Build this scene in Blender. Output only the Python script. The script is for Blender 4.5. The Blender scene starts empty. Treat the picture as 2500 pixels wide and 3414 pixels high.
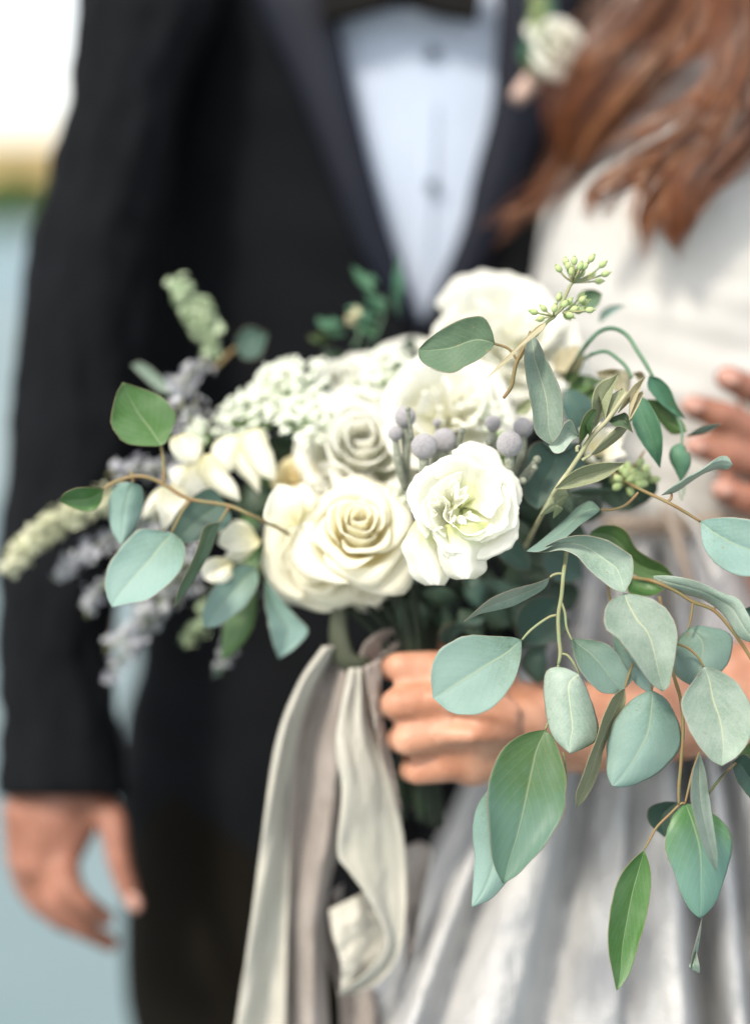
import bpy, bmesh, math, random
from mathutils import Vector, Matrix, noise
SC = bpy.context.scene
COL = SC.collection
rnd = random.Random(7)

# ------------------------------------------------------------------ camera, sky, sun
F = 4819.0                       # focal length in photo pixels (80 mm lens on a 41.5 mm wide film gate)
PITCH = math.radians(11.8)
CAMP = Vector((0, 0, 1.33))
FWD = Vector((0, math.cos(PITCH), -math.sin(PITCH)))
RIGHT = Vector((1, 0, 0))
UP = Vector((0, math.sin(PITCH), math.cos(PITCH)))
def P(u, v, d):
    return CAMP + RIGHT * ((u - 1250) / F * d) + UP * ((1707 - v) / F * d) + FWD * d
def CV(x, y, z):                 # direction given as right, up, towards the viewer
    return (RIGHT * x + UP * y - FWD * z).normalized()

cd = bpy.data.cameras.new('camera'); cam = bpy.data.objects.new('camera', cd); COL.objects.link(cam)
cam.location = CAMP; cam.rotation_euler = (math.pi / 2 - PITCH, 0, 0)
cd.sensor_fit = 'HORIZONTAL'; cd.sensor_width = 41.5; cd.lens = 80
cd.clip_start = 0.05; cd.clip_end = 8000
cd.dof.use_dof = True; cd.dof.focus_distance = 0.792; cd.dof.aperture_fstop = 2.0
SC.camera = cam

SUN_EL, SUN_AZ = math.radians(48), math.radians(218)      # azimuth from +Y clockwise: behind the camera, to its left
w = bpy.data.worlds.new('World'); SC.world = w; w.use_nodes = True
nt = w.node_tree; bg = nt.nodes['Background']
sky = nt.nodes.new('ShaderNodeTexSky'); sky.sky_type = 'NISHITA'; sky.sun_disc = False
sky.sun_elevation = SUN_EL; sky.sun_rotation = SUN_AZ
sky.air_density = 1.0; sky.dust_density = 2.5; sky.ozone_density = 0.6
# thin bright high cloud over the whole sky
mixn = nt.nodes.new('ShaderNodeMix'); mixn.data_type = 'RGBA'; mixn.inputs[0].default_value = .5; mixn.inputs[7].default_value = (8.2, 7.9, 7.5, 1)
nt.links.new(sky.outputs[0], mixn.inputs[6]); nt.links.new(mixn.outputs[2], bg.inputs[0]); bg.inputs[1].default_value = 0.15
sl = bpy.data.lights.new('sun', 'SUN'); so = bpy.data.objects.new('sun', sl); COL.objects.link(so)
sl.energy = 2.1; sl.angle = math.radians(9); sl.color = (1, 0.92, 0.79)
sd = Vector((math.sin(SUN_AZ) * math.cos(SUN_EL), math.cos(SUN_AZ) * math.cos(SUN_EL), math.sin(SUN_EL)))
so.rotation_euler = sd.to_track_quat('Z', 'Y').to_euler()
SC.view_settings.view_transform = 'Standard'; SC.view_settings.look = 'None'
SC.view_settings.exposure = 0.98; SC.view_settings.gamma = 1.0
SC.render.engine = 'CYCLES'
SC.cycles.max_bounces = 14; SC.cycles.diffuse_bounces = 10; SC.cycles.transmission_bounces = 10; SC.cycles.transparent_max_bounces = 8
SC.cycles.use_denoising = True

# ------------------------------------------------------------------ materials
def lk(m, a, b): m.node_tree.links.new(a, b)
def mat(name, col, col2=None, scale=20.0, rough=0.6, bump=0.0, bscale=200.0, transl=0.0, tcol=None, sheen=0.0, spec=0.3, sss=0.0, detail=4, coords='Object', lo=.35, hi=.65):
    m = bpy.data.materials.new(name); m.use_nodes = True
    n = m.node_tree.nodes; b = n['Principled BSDF']
    b.inputs['Roughness'].default_value = rough
    b.inputs['Specular IOR Level'].default_value = spec
    b.inputs['Base Color'].default_value = (*col, 1)
    tc = n.new('ShaderNodeTexCoord')
    csock = None
    if col2:
        t = n.new('ShaderNodeTexNoise'); t.inputs['Scale'].default_value = scale; t.inputs['Detail'].default_value = detail
        lk(m, tc.outputs[coords], t.inputs['Vector'])
        r = n.new('ShaderNodeValToRGB'); r.color_ramp.elements[0].position = lo; r.color_ramp.elements[1].position = hi
        r.color_ramp.elements[0].color = (*col, 1); r.color_ramp.elements[1].color = (*col2, 1)
        lk(m, t.outputs['Fac'], r.inputs['Fac']); lk(m, r.outputs[0], b.inputs['Base Color']); csock = r.outputs[0]
    if sheen: b.inputs['Sheen Weight'].default_value = sheen
    if sss:
        b.inputs['Subsurface Weight'].default_value = sss
        b.inputs['Subsurface Radius'].default_value = (0.012, 0.004, 0.002); b.inputs['Subsurface Scale'].default_value = 1.0
    if bump:
        t2 = n.new('ShaderNodeTexNoise'); t2.inputs['Scale'].default_value = bscale; t2.inputs['Detail'].default_value = 3
        lk(m, tc.outputs[coords], t2.inputs['Vector'])
        bp = n.new('ShaderNodeBump'); bp.inputs['Strength'].default_value = bump; bp.inputs['Distance'].default_value = 0.002
        lk(m, t2.outputs['Fac'], bp.inputs['Height']); lk(m, bp.outputs[0], b.inputs['Normal'])
    if transl:
        add_transl(m, transl, tcol, csock)
    return m
def add_transl(m, amount, tcol=None, csock=None):
    n = m.node_tree.nodes; b = n['Principled BSDF']; out = n['Material Output']
    tr = n.new('ShaderNodeBsdfTranslucent'); mx = n.new('ShaderNodeMixShader'); mx.inputs[0].default_value = amount
    if tcol: tr.inputs[0].default_value = (*tcol, 1)
    elif csock: lk(m, csock, tr.inputs[0])
    lk(m, b.outputs[0], mx.inputs[1]); lk(m, tr.outputs[0], mx.inputs[2]); lk(m, mx.outputs[0], out.inputs[0])

def leaf_mat(name, c1, c2, rim, rib, transl=0.12, rough=0.55, mott=.85, tipc=None):
    """colour and veins follow the leaf's own UV (x across, y along)"""
    m = bpy.data.materials.new(name); m.use_nodes = True
    n = m.node_tree.nodes; b = n['Principled BSDF']
    b.inputs['Roughness'].default_value = rough; b.inputs['Specular IOR Level'].default_value = 0.35
    tc = n.new('ShaderNodeTexCoord'); oi = n.new('ShaderNodeObjectInfo')
    sep = n.new('ShaderNodeSeparateXYZ'); lk(m, tc.outputs['UV'], sep.inputs[0])
    def math_(op, a, b_=None, c=None, clamp=False):
        q = n.new('ShaderNodeMath'); q.operation = op; q.use_clamp = clamp
        for i, x in enumerate((a, b_, c)):
            if x is None: continue
            if hasattr(x, 'links') or hasattr(x, 'is_linked'): lk(m, x, q.inputs[i])
            else: q.inputs[i].default_value = x
        return q.outputs[0]
    X, Y = sep.outputs[0], sep.outputs[1]
    nz = n.new('ShaderNodeTexNoise'); nz.inputs['Scale'].default_value = 45; nz.inputs['Detail'].default_value = 6; nz.inputs['Roughness'].default_value = .6
    lk(m, tc.outputs['Object'], nz.inputs['Vector'])
    nf = n.new('ShaderNodeMapRange'); nf.inputs[1].default_value = .38; nf.inputs[2].default_value = .68
    lk(m, nz.outputs['Fac'], nf.inputs[0])
    def mixc(f, a, b_):
        q = n.new('ShaderNodeMix'); q.data_type = 'RGBA'
        if hasattr(f, 'links') or hasattr(f, 'is_linked'): lk(m, f, q.inputs[0])
        else: q.inputs[0].default_value = f
        for i, x in ((6, a), (7, b_)):
            if isinstance(x, tuple): q.inputs[i].default_value = (*x, 1)
            else: lk(m, x, q.inputs[i])
        return q.outputs[2]
    base = mixc(math_('MULTIPLY', nf.outputs[0], mott), c1, c2)
    bl = n.new('ShaderNodeTexNoise'); bl.inputs['Scale'].default_value = 170; bl.inputs['Detail'].default_value = 5; bl.inputs['Roughness'].default_value = .7; lk(m, tc.outputs['Object'], bl.inputs['Vector'])
    blf = n.new('ShaderNodeMapRange'); blf.inputs[1].default_value = .60; blf.inputs[2].default_value = .72; blf.inputs[3].default_value = 0; blf.inputs[4].default_value = .45; lk(m, bl.outputs['Fac'], blf.inputs[0])
    base = mixc(blf.outputs[0], base, tuple(x * .6 for x in c2))
    bs = n.new('ShaderNodeTexNoise'); bs.inputs['Scale'].default_value = 260; bs.inputs['Detail'].default_value = 2; lk(m, tc.outputs['Object'], bs.inputs['Vector'])
    bsf = n.new('ShaderNodeMapRange'); bsf.inputs[1].default_value = .725; bsf.inputs[2].default_value = .76; bsf.inputs[3].default_value = 0; bsf.inputs[4].default_value = .8; lk(m, bs.outputs['Fac'], bsf.inputs[0])
    base = mixc(bsf.outputs[0], base, (.20, .12, .06))
    if tipc:
        mr = n.new('ShaderNodeMapRange'); mr.interpolation_type = 'SMOOTHSTEP'; mr.inputs[1].default_value = .15; mr.inputs[2].default_value = .65; lk(m, math_('ADD', Y, math_('MULTIPLY', math_('SUBTRACT', nz.outputs['Fac'], .5), .6)), mr.inputs[0])
        base = mixc(mr.outputs[0], base, tipc)
    # fine dusty speckle
    sp = n.new('ShaderNodeTexNoise'); sp.inputs['Scale'].default_value = 900; sp.inputs['Detail'].default_value = 2; lk(m, tc.outputs['Object'], sp.inputs['Vector'])
    spf = n.new('ShaderNodeMapRange'); spf.inputs[1].default_value = .35; spf.inputs[2].default_value = .7; spf.inputs[3].default_value = 0; spf.inputs[4].default_value = .22
    lk(m, sp.outputs['Fac'], spf.inputs[0])
    base = mixc(spf.outputs[0], base, tuple(min(1, x * 1.35 + .02) for x in c1))
    ax = math_('ABSOLUTE', math_('SUBTRACT', X, .5))
    # side veins: slanted stripes
    vn = math_('SINE', math_('MULTIPLY', math_('SUBTRACT', Y, math_('MULTIPLY', ax, .8)), 60.0))
    vf = math_('MULTIPLY', math_('GREATER_THAN', vn, .96), .12)
    base = mixc(vf, base, rib)
    ribw = n.new('ShaderNodeMapRange'); ribw.inputs[1].default_value = .010; ribw.inputs[2].default_value = .026; ribw.inputs[3].default_value = .5; ribw.inputs[4].default_value = 0
    lk(m, math_('ADD', ax, math_('MULTIPLY', Y, .014)), ribw.inputs[0])
    base = mixc(ribw.outputs[0], base, rib)
    rw = n.new('ShaderNodeMapRange'); rw.inputs[1].default_value = .484; rw.inputs[2].default_value = .498; rw.inputs[3].default_value = 0; rw.inputs[4].default_value = .6
    lk(m, ax, rw.inputs[0])
    base = mixc(rw.outputs[0], base, rim)
    hv = n.new('ShaderNodeHueSaturation')
    lk(m, math_('ADD', math_('MULTIPLY', oi.outputs['Random'], .03), .485), hv.inputs['Hue'])
    lk(m, math_('ADD', math_('MULTIPLY', oi.outputs['Random'], .4), .85), hv.inputs['Value'])
    lk(m, base, hv.inputs['Color'])
    lk(m, hv.outputs[0], b.inputs['Base Color'])
    bp = n.new('ShaderNodeBump'); bp.inputs['Strength'].default_value = .35; bp.inputs['Distance'].default_value = .0008
    lk(m, math_('ADD', math_('MULTIPLY', vn, .05), nz.outputs['Fac']), bp.inputs['Height']); lk(m, bp.outputs[0], b.inputs['Normal'])
    add_transl(m, transl, None, hv.outputs[0])
    return m
RIM, RIB = (.28, .17, .11), (.27, .32, .19)
LM = dict(
    euc=leaf_mat('glaucous_leaf', (.135, .225, .195), (.055, .105, .055), RIM, RIB, tipc=(.165, .255, .225)),
    pale=leaf_mat('pale_leaf', (.26, .325, .275), (.13, .205, .155), RIM, (.5, .52, .3)),
    sage=leaf_mat('sage_leaf', (.075, .125, .075), (.07, .11, .06), RIM, RIB),
    green=leaf_mat('green_leaf', (.055, .125, .03), (.10, .17, .075), RIM, RIB, transl=.2, rough=.4),
    mix=leaf_mat('green_to_blue_leaf', (.05, .125, .035), (.065, .14, .06), RIM, RIB, tipc=(.095, .185, .15), rough=.42),
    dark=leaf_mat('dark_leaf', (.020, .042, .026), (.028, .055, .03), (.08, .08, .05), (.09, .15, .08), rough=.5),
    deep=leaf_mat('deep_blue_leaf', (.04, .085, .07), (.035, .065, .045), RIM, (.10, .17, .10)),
    olive=leaf_mat('olive_leaf', (.20, .22, .13), (.14, .165, .085), (.42, .40, .22), (.5, .46, .28)),
    gold=leaf_mat('golden_leaf', (.50, .46, .30), (.38, .37, .22), (.5, .45, .22), (.55, .5, .3), transl=.25),
    teal=leaf_mat('teal_leaf', (.06, .155, .095), (.045, .12, .06), (.08, .17, .10), (.11, .22, .12)),
)
def petal_mat(name, base, tip, rough=.5, transl=.56, vein=.3, mid=.6):
    m = bpy.data.materials.new(name); m.use_nodes = True
    n = m.node_tree.nodes; b = n['Principled BSDF']; b.inputs['Roughness'].default_value = rough; b.inputs['Specular IOR Level'].default_value = .2
    tc = n.new('ShaderNodeTexCoord'); sep = n.new('ShaderNodeSeparateXYZ'); lk(m, tc.outputs['UV'], sep.inputs[0])
    r = n.new('ShaderNodeValToRGB'); r.color_ramp.elements[0].position = .0; r.color_ramp.elements[1].position = mid
    r.color_ramp.elements[0].color = (*base, 1); r.color_ramp.elements[1].color = (*tip, 1)
    lk(m, sep.outputs[1], r.inputs['Fac']); lk(m, r.outputs[0], b.inputs['Base Color'])
    mp = n.new('ShaderNodeMapping'); mp.inputs['Scale'].default_value = (38, 2.2, 1); lk(m, tc.outputs['UV'], mp.inputs[0])
    t = n.new('ShaderNodeTexNoise'); t.inputs['Scale'].default_value = 1.0; t.inputs['Detail'].default_value = 3; lk(m, mp.outputs[0], t.inputs['Vector'])
    bp = n.new('ShaderNodeBump'); bp.inputs['Strength'].default_value = vein; bp.inputs['Distance'].default_value = .0012
    lk(m, t.outputs['Fac'], bp.inputs['Height']); lk(m, bp.outputs[0], b.inputs['Normal'])
    add_transl(m, transl, None, r.outputs[0])
    return m
M_ROSE = petal_mat('cream_rose_petal', (.93, .85, .50), (.95, .93, .82))
M_LISI = petal_mat('white_ruffled_petal', (.84, .88, .52), (.95, .95, .89), vein=.5, mid=.45)
M_WHITE = petal_mat('white_petal', (.90, .90, .76), (.90, .90, .85))
M_PEACH = petal_mat('peach_bud_petal', (.86, .77, .45), (.9, .83, .6))
M_FREE = petal_mat('freesia_petal', (.92, .88, .62), (.95, .94, .86))
M_FLORET = mat('tiny_white_floret', (.92, .94, .88), (.82, .88, .74), 300, .6, transl=.25, tcol=(.7, .8, .6))
M_FGREEN = mat('floret_green', (.22, .36, .14), (.32, .42, .2), 200, .6)
M_LAV = mat('lavender_floret', (.52, .52, .58), (.36, .38, .36), 120, .7, transl=.2, tcol=(.4, .4, .5))
M_SPIKE = mat('pale_green_spike', (.42, .5, .34), (.25, .34, .2), 150, .7)
M_CREAMSPIKE = mat('cream_feather_spike', (.70, .70, .55), (.48, .50, .32), 90, .7)
M_TWIG = mat('brown_twig', (.22, .135, .06), (.17, .155, .07), 150, .5)
M_GTWIG = mat('green_twig', (.20, .26, .14), (.25, .235, .12), 120, .5)
M_OTWIG = mat('olive_twig', (.36, .34, .22), (.24, .26, .14), 150, .55)
M_TEALST = mat('nodding_stem', (.10, .19, .115), (.14, .24, .15), 90, .5)
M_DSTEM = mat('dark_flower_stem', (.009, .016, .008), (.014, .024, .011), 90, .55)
M_SEED = mat('seed_green', (.28, .38, .16), (.36, .42, .2), 250, .5)
M_BRUN = mat('brunia_ball', (.30, .29, .315), (.40, .39, .41), 900, .9, bump=1.0, bscale=1600, sheen=.5)
M_BRUNST = mat('brunia_stem', (.20, .23, .17), (.30, .31, .26), 500, .85, bump=.8, bscale=900)
def cloth_mat(name, col, col2, wscale=1400, bump=.25, rough=.75, sheen=.2, transl=0, big=12, detail=4):
    m = mat(name, col, col2, big, rough, sheen=sheen, spec=.06 if col[0] < .02 else .2, detail=detail)
    n = m.node_tree.nodes; b = n['Principled BSDF']; tc = n['Texture Coordinate'] if 'Texture Coordinate' in n else n.new('ShaderNodeTexCoord')
    w1 = n.new('ShaderNodeTexWave'); w1.inputs['Scale'].default_value = wscale / 10; w1.bands_direction = 'X'; w1.inputs['Distortion'].default_value = 1.5
    w2 = n.new('ShaderNodeTexWave'); w2.inputs['Scale'].default_value = wscale / 10; w2.bands_direction = 'Z'; w2.inputs['Distortion'].default_value = 1.5
    ad = n.new('ShaderNodeMath'); ad.operation = 'ADD'
    for q in (w1, w2): lk(m, tc.outputs['Object'], q.inputs['Vector'])
    lk(m, w1.outputs['Fac'], ad.inputs[0]); lk(m, w2.outputs['Fac'], ad.inputs[1])
    bp = n.new('ShaderNodeBump'); bp.inputs['Strength'].default_value = bump; bp.inputs['Distance'].default_value = .001
    lk(m, ad.outputs[0], bp.inputs['Height']); lk(m, bp.outputs[0], b.inputs['Normal'])
    if transl: add_transl(m, transl, col)
    return m
M_SUIT = cloth_mat('black_suit_wool', (.0052, .0058, .0068), (.0068, .0076, .0092), 1800, .2, .95, .0)
M_LAPEL = mat('navy_satin_lapel', (.0065, .008, .0145), (.008, .010, .018), 12, .6, spec=.12)
M_TROU = cloth_mat('black_trouser_wool', (.006, .005, .0035), (.007, .006, .0045), 1800, .2, .95, .0)
M_BOW = mat('black_satin', (.004, .0035, .003), (.005, .0045, .004), 12, .6, spec=.08)
M_SHIRT = cloth_mat('shade_tinted_white_shirt', (.36, .42, .52), (.38, .43, .52), 1800, .1, .8, .05)  # white cloth, the blue of open shade put into its base colour
M_STUD = mat('grey_stud', (.05, .07, .10), rough=.3, spec=.5)
M_BODICE = cloth_mat('ivory_bodice', (.44, .44, .425), (.48, .47, .445), 1500, .15, .7, .1, big=8)
M_SKIRT = cloth_mat('silver_silk_skirt', (.39, .395, .40), (.45, .45, .445), 900, .35, 1.0, .0, big=25)
M_SASH = cloth_mat('taupe_sash', (.3, .24, .19), (.38, .31, .25), 1300, .2, .6, .2)
M_RIBC = cloth_mat('pale_silk_ribbon', (.46, .45, .385), (.53, .51, .45), 1300, .15, .5, .2, transl=.15, big=14)
M_RIBT = cloth_mat('taupe_silk_ribbon', (.26, .225, .20), (.40, .355, .325), 1300, .15, .5, .2, transl=.1, big=22)
M_SKIN = mat('bride_skin', (.38, .175, .105), (.50, .27, .18), 45, .48, bump=.15, bscale=500, sss=.25, spec=.35)
M_SKING = mat('groom_skin', (.20, .085, .052), (.29, .13, .088), 45, .5, bump=.15, bscale=500, sss=.25, spec=.35)
M_NAIL = mat('fingernail', (.42, .23, .18), rough=.3, spec=.4)
M_HAIRS = [mat('auburn_hair', c, c2, 90, .28, spec=.8, transl=.2, tcol=tc_) for c, c2, tc_ in (((.06, .015, .004), (.11, .030, .008), (.3, .09, .02)), ((.15, .042, .010), (.23, .072, .018), (.5, .16, .04)),
            ((.21, .060, .015), (.28, .09, .024), (.55, .19, .045)), ((.32, .115, .036), (.42, .18, .065), (.7, .3, .09)))]

def crinkle(m, scale, dist):
    n = m.node_tree.nodes; b = n['Principled BSDF']; old = b.inputs['Normal'].links[0].from_socket
    tc = n.new('ShaderNodeTexCoord'); mp = n.new('ShaderNodeMapping'); mp.inputs['Scale'].default_value = (1, 1, .45)
    t = n.new('ShaderNodeTexNoise'); t.inputs['Scale'].default_value = scale; t.inputs['Detail'].default_value = 6; t.inputs['Roughness'].default_value = .62; t.inputs['Distortion'].default_value = .8
    lk(m, tc.outputs['Object'], mp.inputs[0]); lk(m, mp.outputs[0], t.inputs['Vector'])
    bp = n.new('ShaderNodeBump'); bp.inputs['Strength'].default_value = 1; bp.inputs['Distance'].default_value = dist
    lk(m, t.outputs['Fac'], bp.inputs['Height']); lk(m, old, bp.inputs['Normal']); lk(m, bp.outputs[0], b.inputs['Normal'])
crinkle(M_SKIRT, 55, .006); crinkle(M_RIBC, 60, .0025); crinkle(M_RIBT, 60, .004); crinkle(M_BODICE, 22, .003)
# ------------------------------------------------------------------ object helpers
WL = {}
def empty(name, loc, parent=None, label=None, cat=None, group=None):
    o = bpy.data.objects.new(name, None); COL.objects.link(o); o.empty_display_size = .02
    o.location = loc; WL[o] = Vector(loc)
    if parent: o.parent = parent; o.matrix_parent_inverse = Matrix.Translation(-WL[parent])
    if label: o['label'] = label
    if cat: o['category'] = cat
    if group: o['group'] = group
    return o
def meshobj(name, verts, faces, m, parent=None, uvs=None, smooth=True, thick=0, mats=None, fm=None, sub=0, label=None):
    me = bpy.data.meshes.new(name); me.from_pydata([tuple(v) for v in verts], [], faces)
    for mm in (mats or [m]): me.materials.append(mm)
    if fm: me.polygons.foreach_set('material_index', fm)
    if uvs:
        ul = me.uv_layers.new(name='UVMap')
        for p in me.polygons:
            for li in p.loop_indices: ul.data[li].uv = uvs[me.loops[li].vertex_index]
    if smooth: me.polygons.foreach_set('use_smooth', [True] * len(me.polygons))
    me.update()
    o = bpy.data.objects.new(name, me); COL.objects.link(o); WL[o] = Vector((0, 0, 0))
    if parent: o.parent = parent; o.matrix_parent_inverse = Matrix.Translation(-WL[parent])
    if thick:
        s = o.modifiers.new('s', 'SOLIDIFY'); s.thickness = thick; s.offset = 0
    if sub:
        s = o.modifiers.new('d', 'SUBSURF'); s.levels = sub; s.render_levels = sub
    if label: o['label'] = label
    return o
def cr(pts, n):
    """Catmull-Rom through pts (tuples of any length), n samples evenly by chord length"""
    pts = [tuple(map(float, p)) for p in pts]
    k = len(pts[0])
    if len(pts) == 2:
        return [tuple(pts[0][j] + (pts[1][j] - pts[0][j]) * i / (n - 1) for j in range(k)) for i in range(n)]
    ext = [tuple(2 * pts[0][j] - pts[1][j] for j in range(k))] + pts + [tuple(2 * pts[-1][j] - pts[-2][j] for j in range(k))]
    dense = []
    for i in range(1, len(ext) - 2):
        p0, p1, p2, p3 = ext[i - 1:i + 3]
        for s in range(10):
            t = s / 10
            dense.append(tuple(.5 * (2 * p1[j] + (p2[j] - p0[j]) * t + (2 * p0[j] - 5 * p1[j] + 4 * p2[j] - p3[j]) * t * t + (3 * p1[j] - p0[j] - 3 * p2[j] + p3[j]) * t ** 3) for j in range(k)))
    dense.append(pts[-1])
    L = [0]
    for a, b in zip(dense, dense[1:]): L.append(L[-1] + math.dist(a, b))
    out = []; j = 0
    for i in range(n):
        x = L[-1] * i / (n - 1)
        while j < len(L) - 2 and L[j + 1] < x: j += 1
        f = (x - L[j]) / max(1e-9, L[j + 1] - L[j])
        out.append(tuple(dense[j][q] + (dense[j + 1][q] - dense[j][q]) * min(1, f) for q in range(k)))
    return out
class MB:
    def __init__(s): s.v = []; s.f = []; s.m = []
    def add(s, v, f, mi=0):
        o = len(s.v); s.v += [Vector(x) for x in v]; s.f += [tuple(i + o for i in q) for q in f]; s.m += [mi] * len(f)
    def tube(s, pts, rad, n=8, seg=None, mi=0, flat=1.0):
        """pts: world vectors; rad: radius or list"""
        if not isinstance(rad, (list, tuple)): rad = [rad] * len(pts)
        q = cr([(*p, r) for p, r in zip(pts, rad)], seg or max(4, len(pts) * 4))
        V = [Vector(x[:3]) for x in q]; nrm = None; vs = []
        for i, p in enumerate(V):
            t = (V[min(i + 1, len(V) - 1)] - V[max(i - 1, 0)])
            t = t.normalized() if t.length > 1e-9 else Vector((0, 0, 1))
            if nrm is None:
                nrm = t.cross(Vector((0.3, 1, 0.2))).normalized()
            nrm = (nrm - t * nrm.dot(t)).normalized(); bn = t.cross(nrm)
            for a in range(n):
                an = 2 * math.pi * a / n
                vs.append(p + (nrm * math.cos(an) + bn * math.sin(an) * flat) * q[i][3])
        fs = [(i * n + a, i * n + (a + 1) % n, (i + 1) * n + (a + 1) % n, (i + 1) * n + a) for i in range(len(V) - 1) for a in range(n)]
        fs.append(tuple(range(n))[::-1]); fs.append(tuple((len(V) - 1) * n + a for a in range(n)))
        s.add(vs, fs, mi)
    def ball(s, c, r, n=8, m=6, mi=0, stretch=None):
        """stretch = (direction, factor)"""
        vs = []; ax = None
        if stretch: ax = stretch[0].normalized()
        for i in range(m + 1):
            th = math.pi * i / m
            for a in range(n):
                ph = 2 * math.pi * a / n
                d = Vector((math.sin(th) * math.cos(ph), math.sin(th) * math.sin(ph), math.cos(th))) * r
                if ax: d += ax * d.dot(ax) * (stretch[1] - 1)
                vs.append(Vector(c) + d)
        fs = [(i * n + a, (i + 1) * n + a, (i + 1) * n + (a + 1) % n, i * n + (a + 1) % n) for i in range(m) for a in range(n)]
        s.add(vs, fs, mi)
    def build(s, name, m, parent=None, **k):
        return meshobj(name, s.v, s.f, m, parent, fm=s.m if k.get('mats') else None, **k)

# the enlarged crops of the photograph that shapes were measured in: origin and scale to photo pixels
REG = {0: (0, 0, 1.0), 1: (0, 850, .6427), 2: (850, 900, .5448), 3: (1600, 800, .5762), 4: (1400, 1850, .6931),
       5: (700, 1900, .6712), 6: (0, 2000, .6267), 7: (0, 0, .8475), 8: (1300, 0, .7264)}
def tr(reg, p):
    x, y, s = REG[reg]; return (x + p[0] * s, y + p[1] * s)

def sheet(name, parent, m, reg, L, R, dfun, nu=24, nv=10, thick=.0004, svals=None, edge=0.0, seed=0, sub=0, flare=0):
    """a curved sheet between two long edges; dfun(s,t) gives its distance from the camera plane"""
    L = cr([tr(reg, p) for p in L], nu); R = cr([tr(reg, p) for p in R], nu)
    sv = svals or [i / (nv - 1) for i in range(nv)]
    vs = []; uv = []
    for i in range(nu):
        t = i / (nu - 1)
        for s in sv:
            a, b = L[i], R[i]
            e = 0
            if edge and (s < .01 or s > .99):
                e = edge * (noise.noise(Vector((t * 9 + seed, s * 7, seed * 1.7))) + .6 * noise.noise(Vector((t * 25 + seed, s * 7, seed))))
            ss = s + (e if s > .5 else -e)
            vs.append(P(a[0] + (b[0] - a[0]) * ss, a[1] + (b[1] - a[1]) * ss, dfun(s, t))); uv.append((s, t))
    k = len(sv)
    fs = [(i * k + j, i * k + j + 1, (i + 1) * k + j + 1, (i + 1) * k + j) for i in range(nu - 1) for j in range(k - 1)]
    return meshobj(name, vs, fs, m, parent, uvs=uv, thick=thick, sub=sub)

LS = [0, .04, .14, .26, .38, .46, .5, .54, .62, .74, .86, .96, 1]
lseed = [0]
def leaf(parent, kind, reg, base, L, tip, R, d0, d1=None, tilt=0, cup=None, bend=None, name='leaf'):
    """one leaf blade: base, one edge, tip, other edge; d0/d1 distance of base/tip, tilt = depth of the right edge over the left"""
    lseed[0] += 1; k = lseed[0]; q = random.Random(k)
    if d1 is None: d1 = d0 + q.uniform(-.012, .008)
    cup = q.uniform(.002, .006) * q.choice((1, 1, -1)) if cup is None else cup
    bend = q.uniform(-.006, .004) if bend is None else bend
    if tilt == 0: tilt = q.uniform(-.010, .010)
    def dfun(s, t):
        wd = math.sin(math.pi * min(1, max(0, t))) ** .7 if 0 < t < 1 else 0
        x = 2 * s - 1
        rip = .0012 * noise.noise(Vector((s * 3 + k, t * 5, k * .3))) * (.3 + abs(x))
        return d0 + (d1 - d0) * t + bend * 4 * t * (1 - t) + wd * (tilt * x * .5 - cup * x * x + .0009 * math.exp(-(x / .1) ** 2) + rip)
    b = (base[0], base[1])
    def near(p, o, f=.04): return (p[0] + (o[0] - p[0]) * f, p[1] + (o[1] - p[1]) * f)
    return sheet(name, parent, LM[kind] if isinstance(kind, str) else kind, reg, [near(b, L[0], .05)] + L + [near(tip, L[-1], .03)],
                 [near(b, R[0], .05)] + R + [near(tip, R[-1], .03)], dfun, 26, 0, .0002, LS, edge=.02, seed=k * 3.1)

def frame_of(ax, spin=0):
    a = ax.normalized(); x = a.cross(Vector((.1, .2, 1))).normalized(); y = a.cross(x)
    return x * math.cos(spin) + y * math.sin(spin), y * math.cos(spin) - x * math.sin(spin), a
def petal(parent, m, c, fr, R, phi, rb, rt, zb, zt, W, bulge=.1, curl=.2, droop=.1, spiral=.05, ruf=0, serr=0, seed=0, nu=13, nv=17, name='petal', heart=0, thick=.0003, narrow=.3):
    X, Y, Z = fr; vs = []; uv = []
    for i in range(nu):
        t = i / (nu - 1)
        for j in range(nv):
            s = 2 * j / (nv - 1) - 1
            top = 1 - .22 * abs(s) ** 2.5 - heart * math.exp(-(s / .22) ** 2)
            top += serr * (noise.noise(Vector((s * 7 + seed, seed, 0))) + .7 * noise.noise(Vector((s * 17 + seed, 3, seed))))
            te = t * top
            wv = W * (narrow + (1 - narrow) * math.sin(math.pi / 2 * min(1, te * 1.5)) ** 1.0)
            r = rb + (rt - rb) * te ** 1.1 + bulge * math.sin(math.pi * min(1, te)) + spiral * s
            z = zb + (zt - zb) * te ** .85
            k = max(0, te - .62) / .38
            r += curl * k * k * (1 + .5 * abs(s)); z -= droop * k ** 2.6
            rr = ruf * te * te
            if rr:
                r += rr * (math.sin(s * 6.5 + seed * 2.1) * .6 + 1.2 * noise.noise(Vector((s * 2.6 + seed * 5, te * 2, seed))))
                z += rr * .5 * noise.noise(Vector((s * 4 + seed * 3, te * 2, 7)))
            r += .02 * noise.noise(Vector((s * 1.5 + seed, te * 1.7, seed * 2)))
            a = phi + s * wv
            vs.append(c + (X * math.cos(a) * r + Y * math.sin(a) * r + Z * z) * R); uv.append(((s + 1) / 2, te))
    fs = [(i * nv + j, i * nv + j + 1, (i + 1) * nv + j + 1, (i + 1) * nv + j) for i in range(nu - 1) for j in range(nv - 1)]
    return meshobj(name, vs, fs, m, parent, uvs=uv, thick=thick)
def px(d): return d / F
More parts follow.
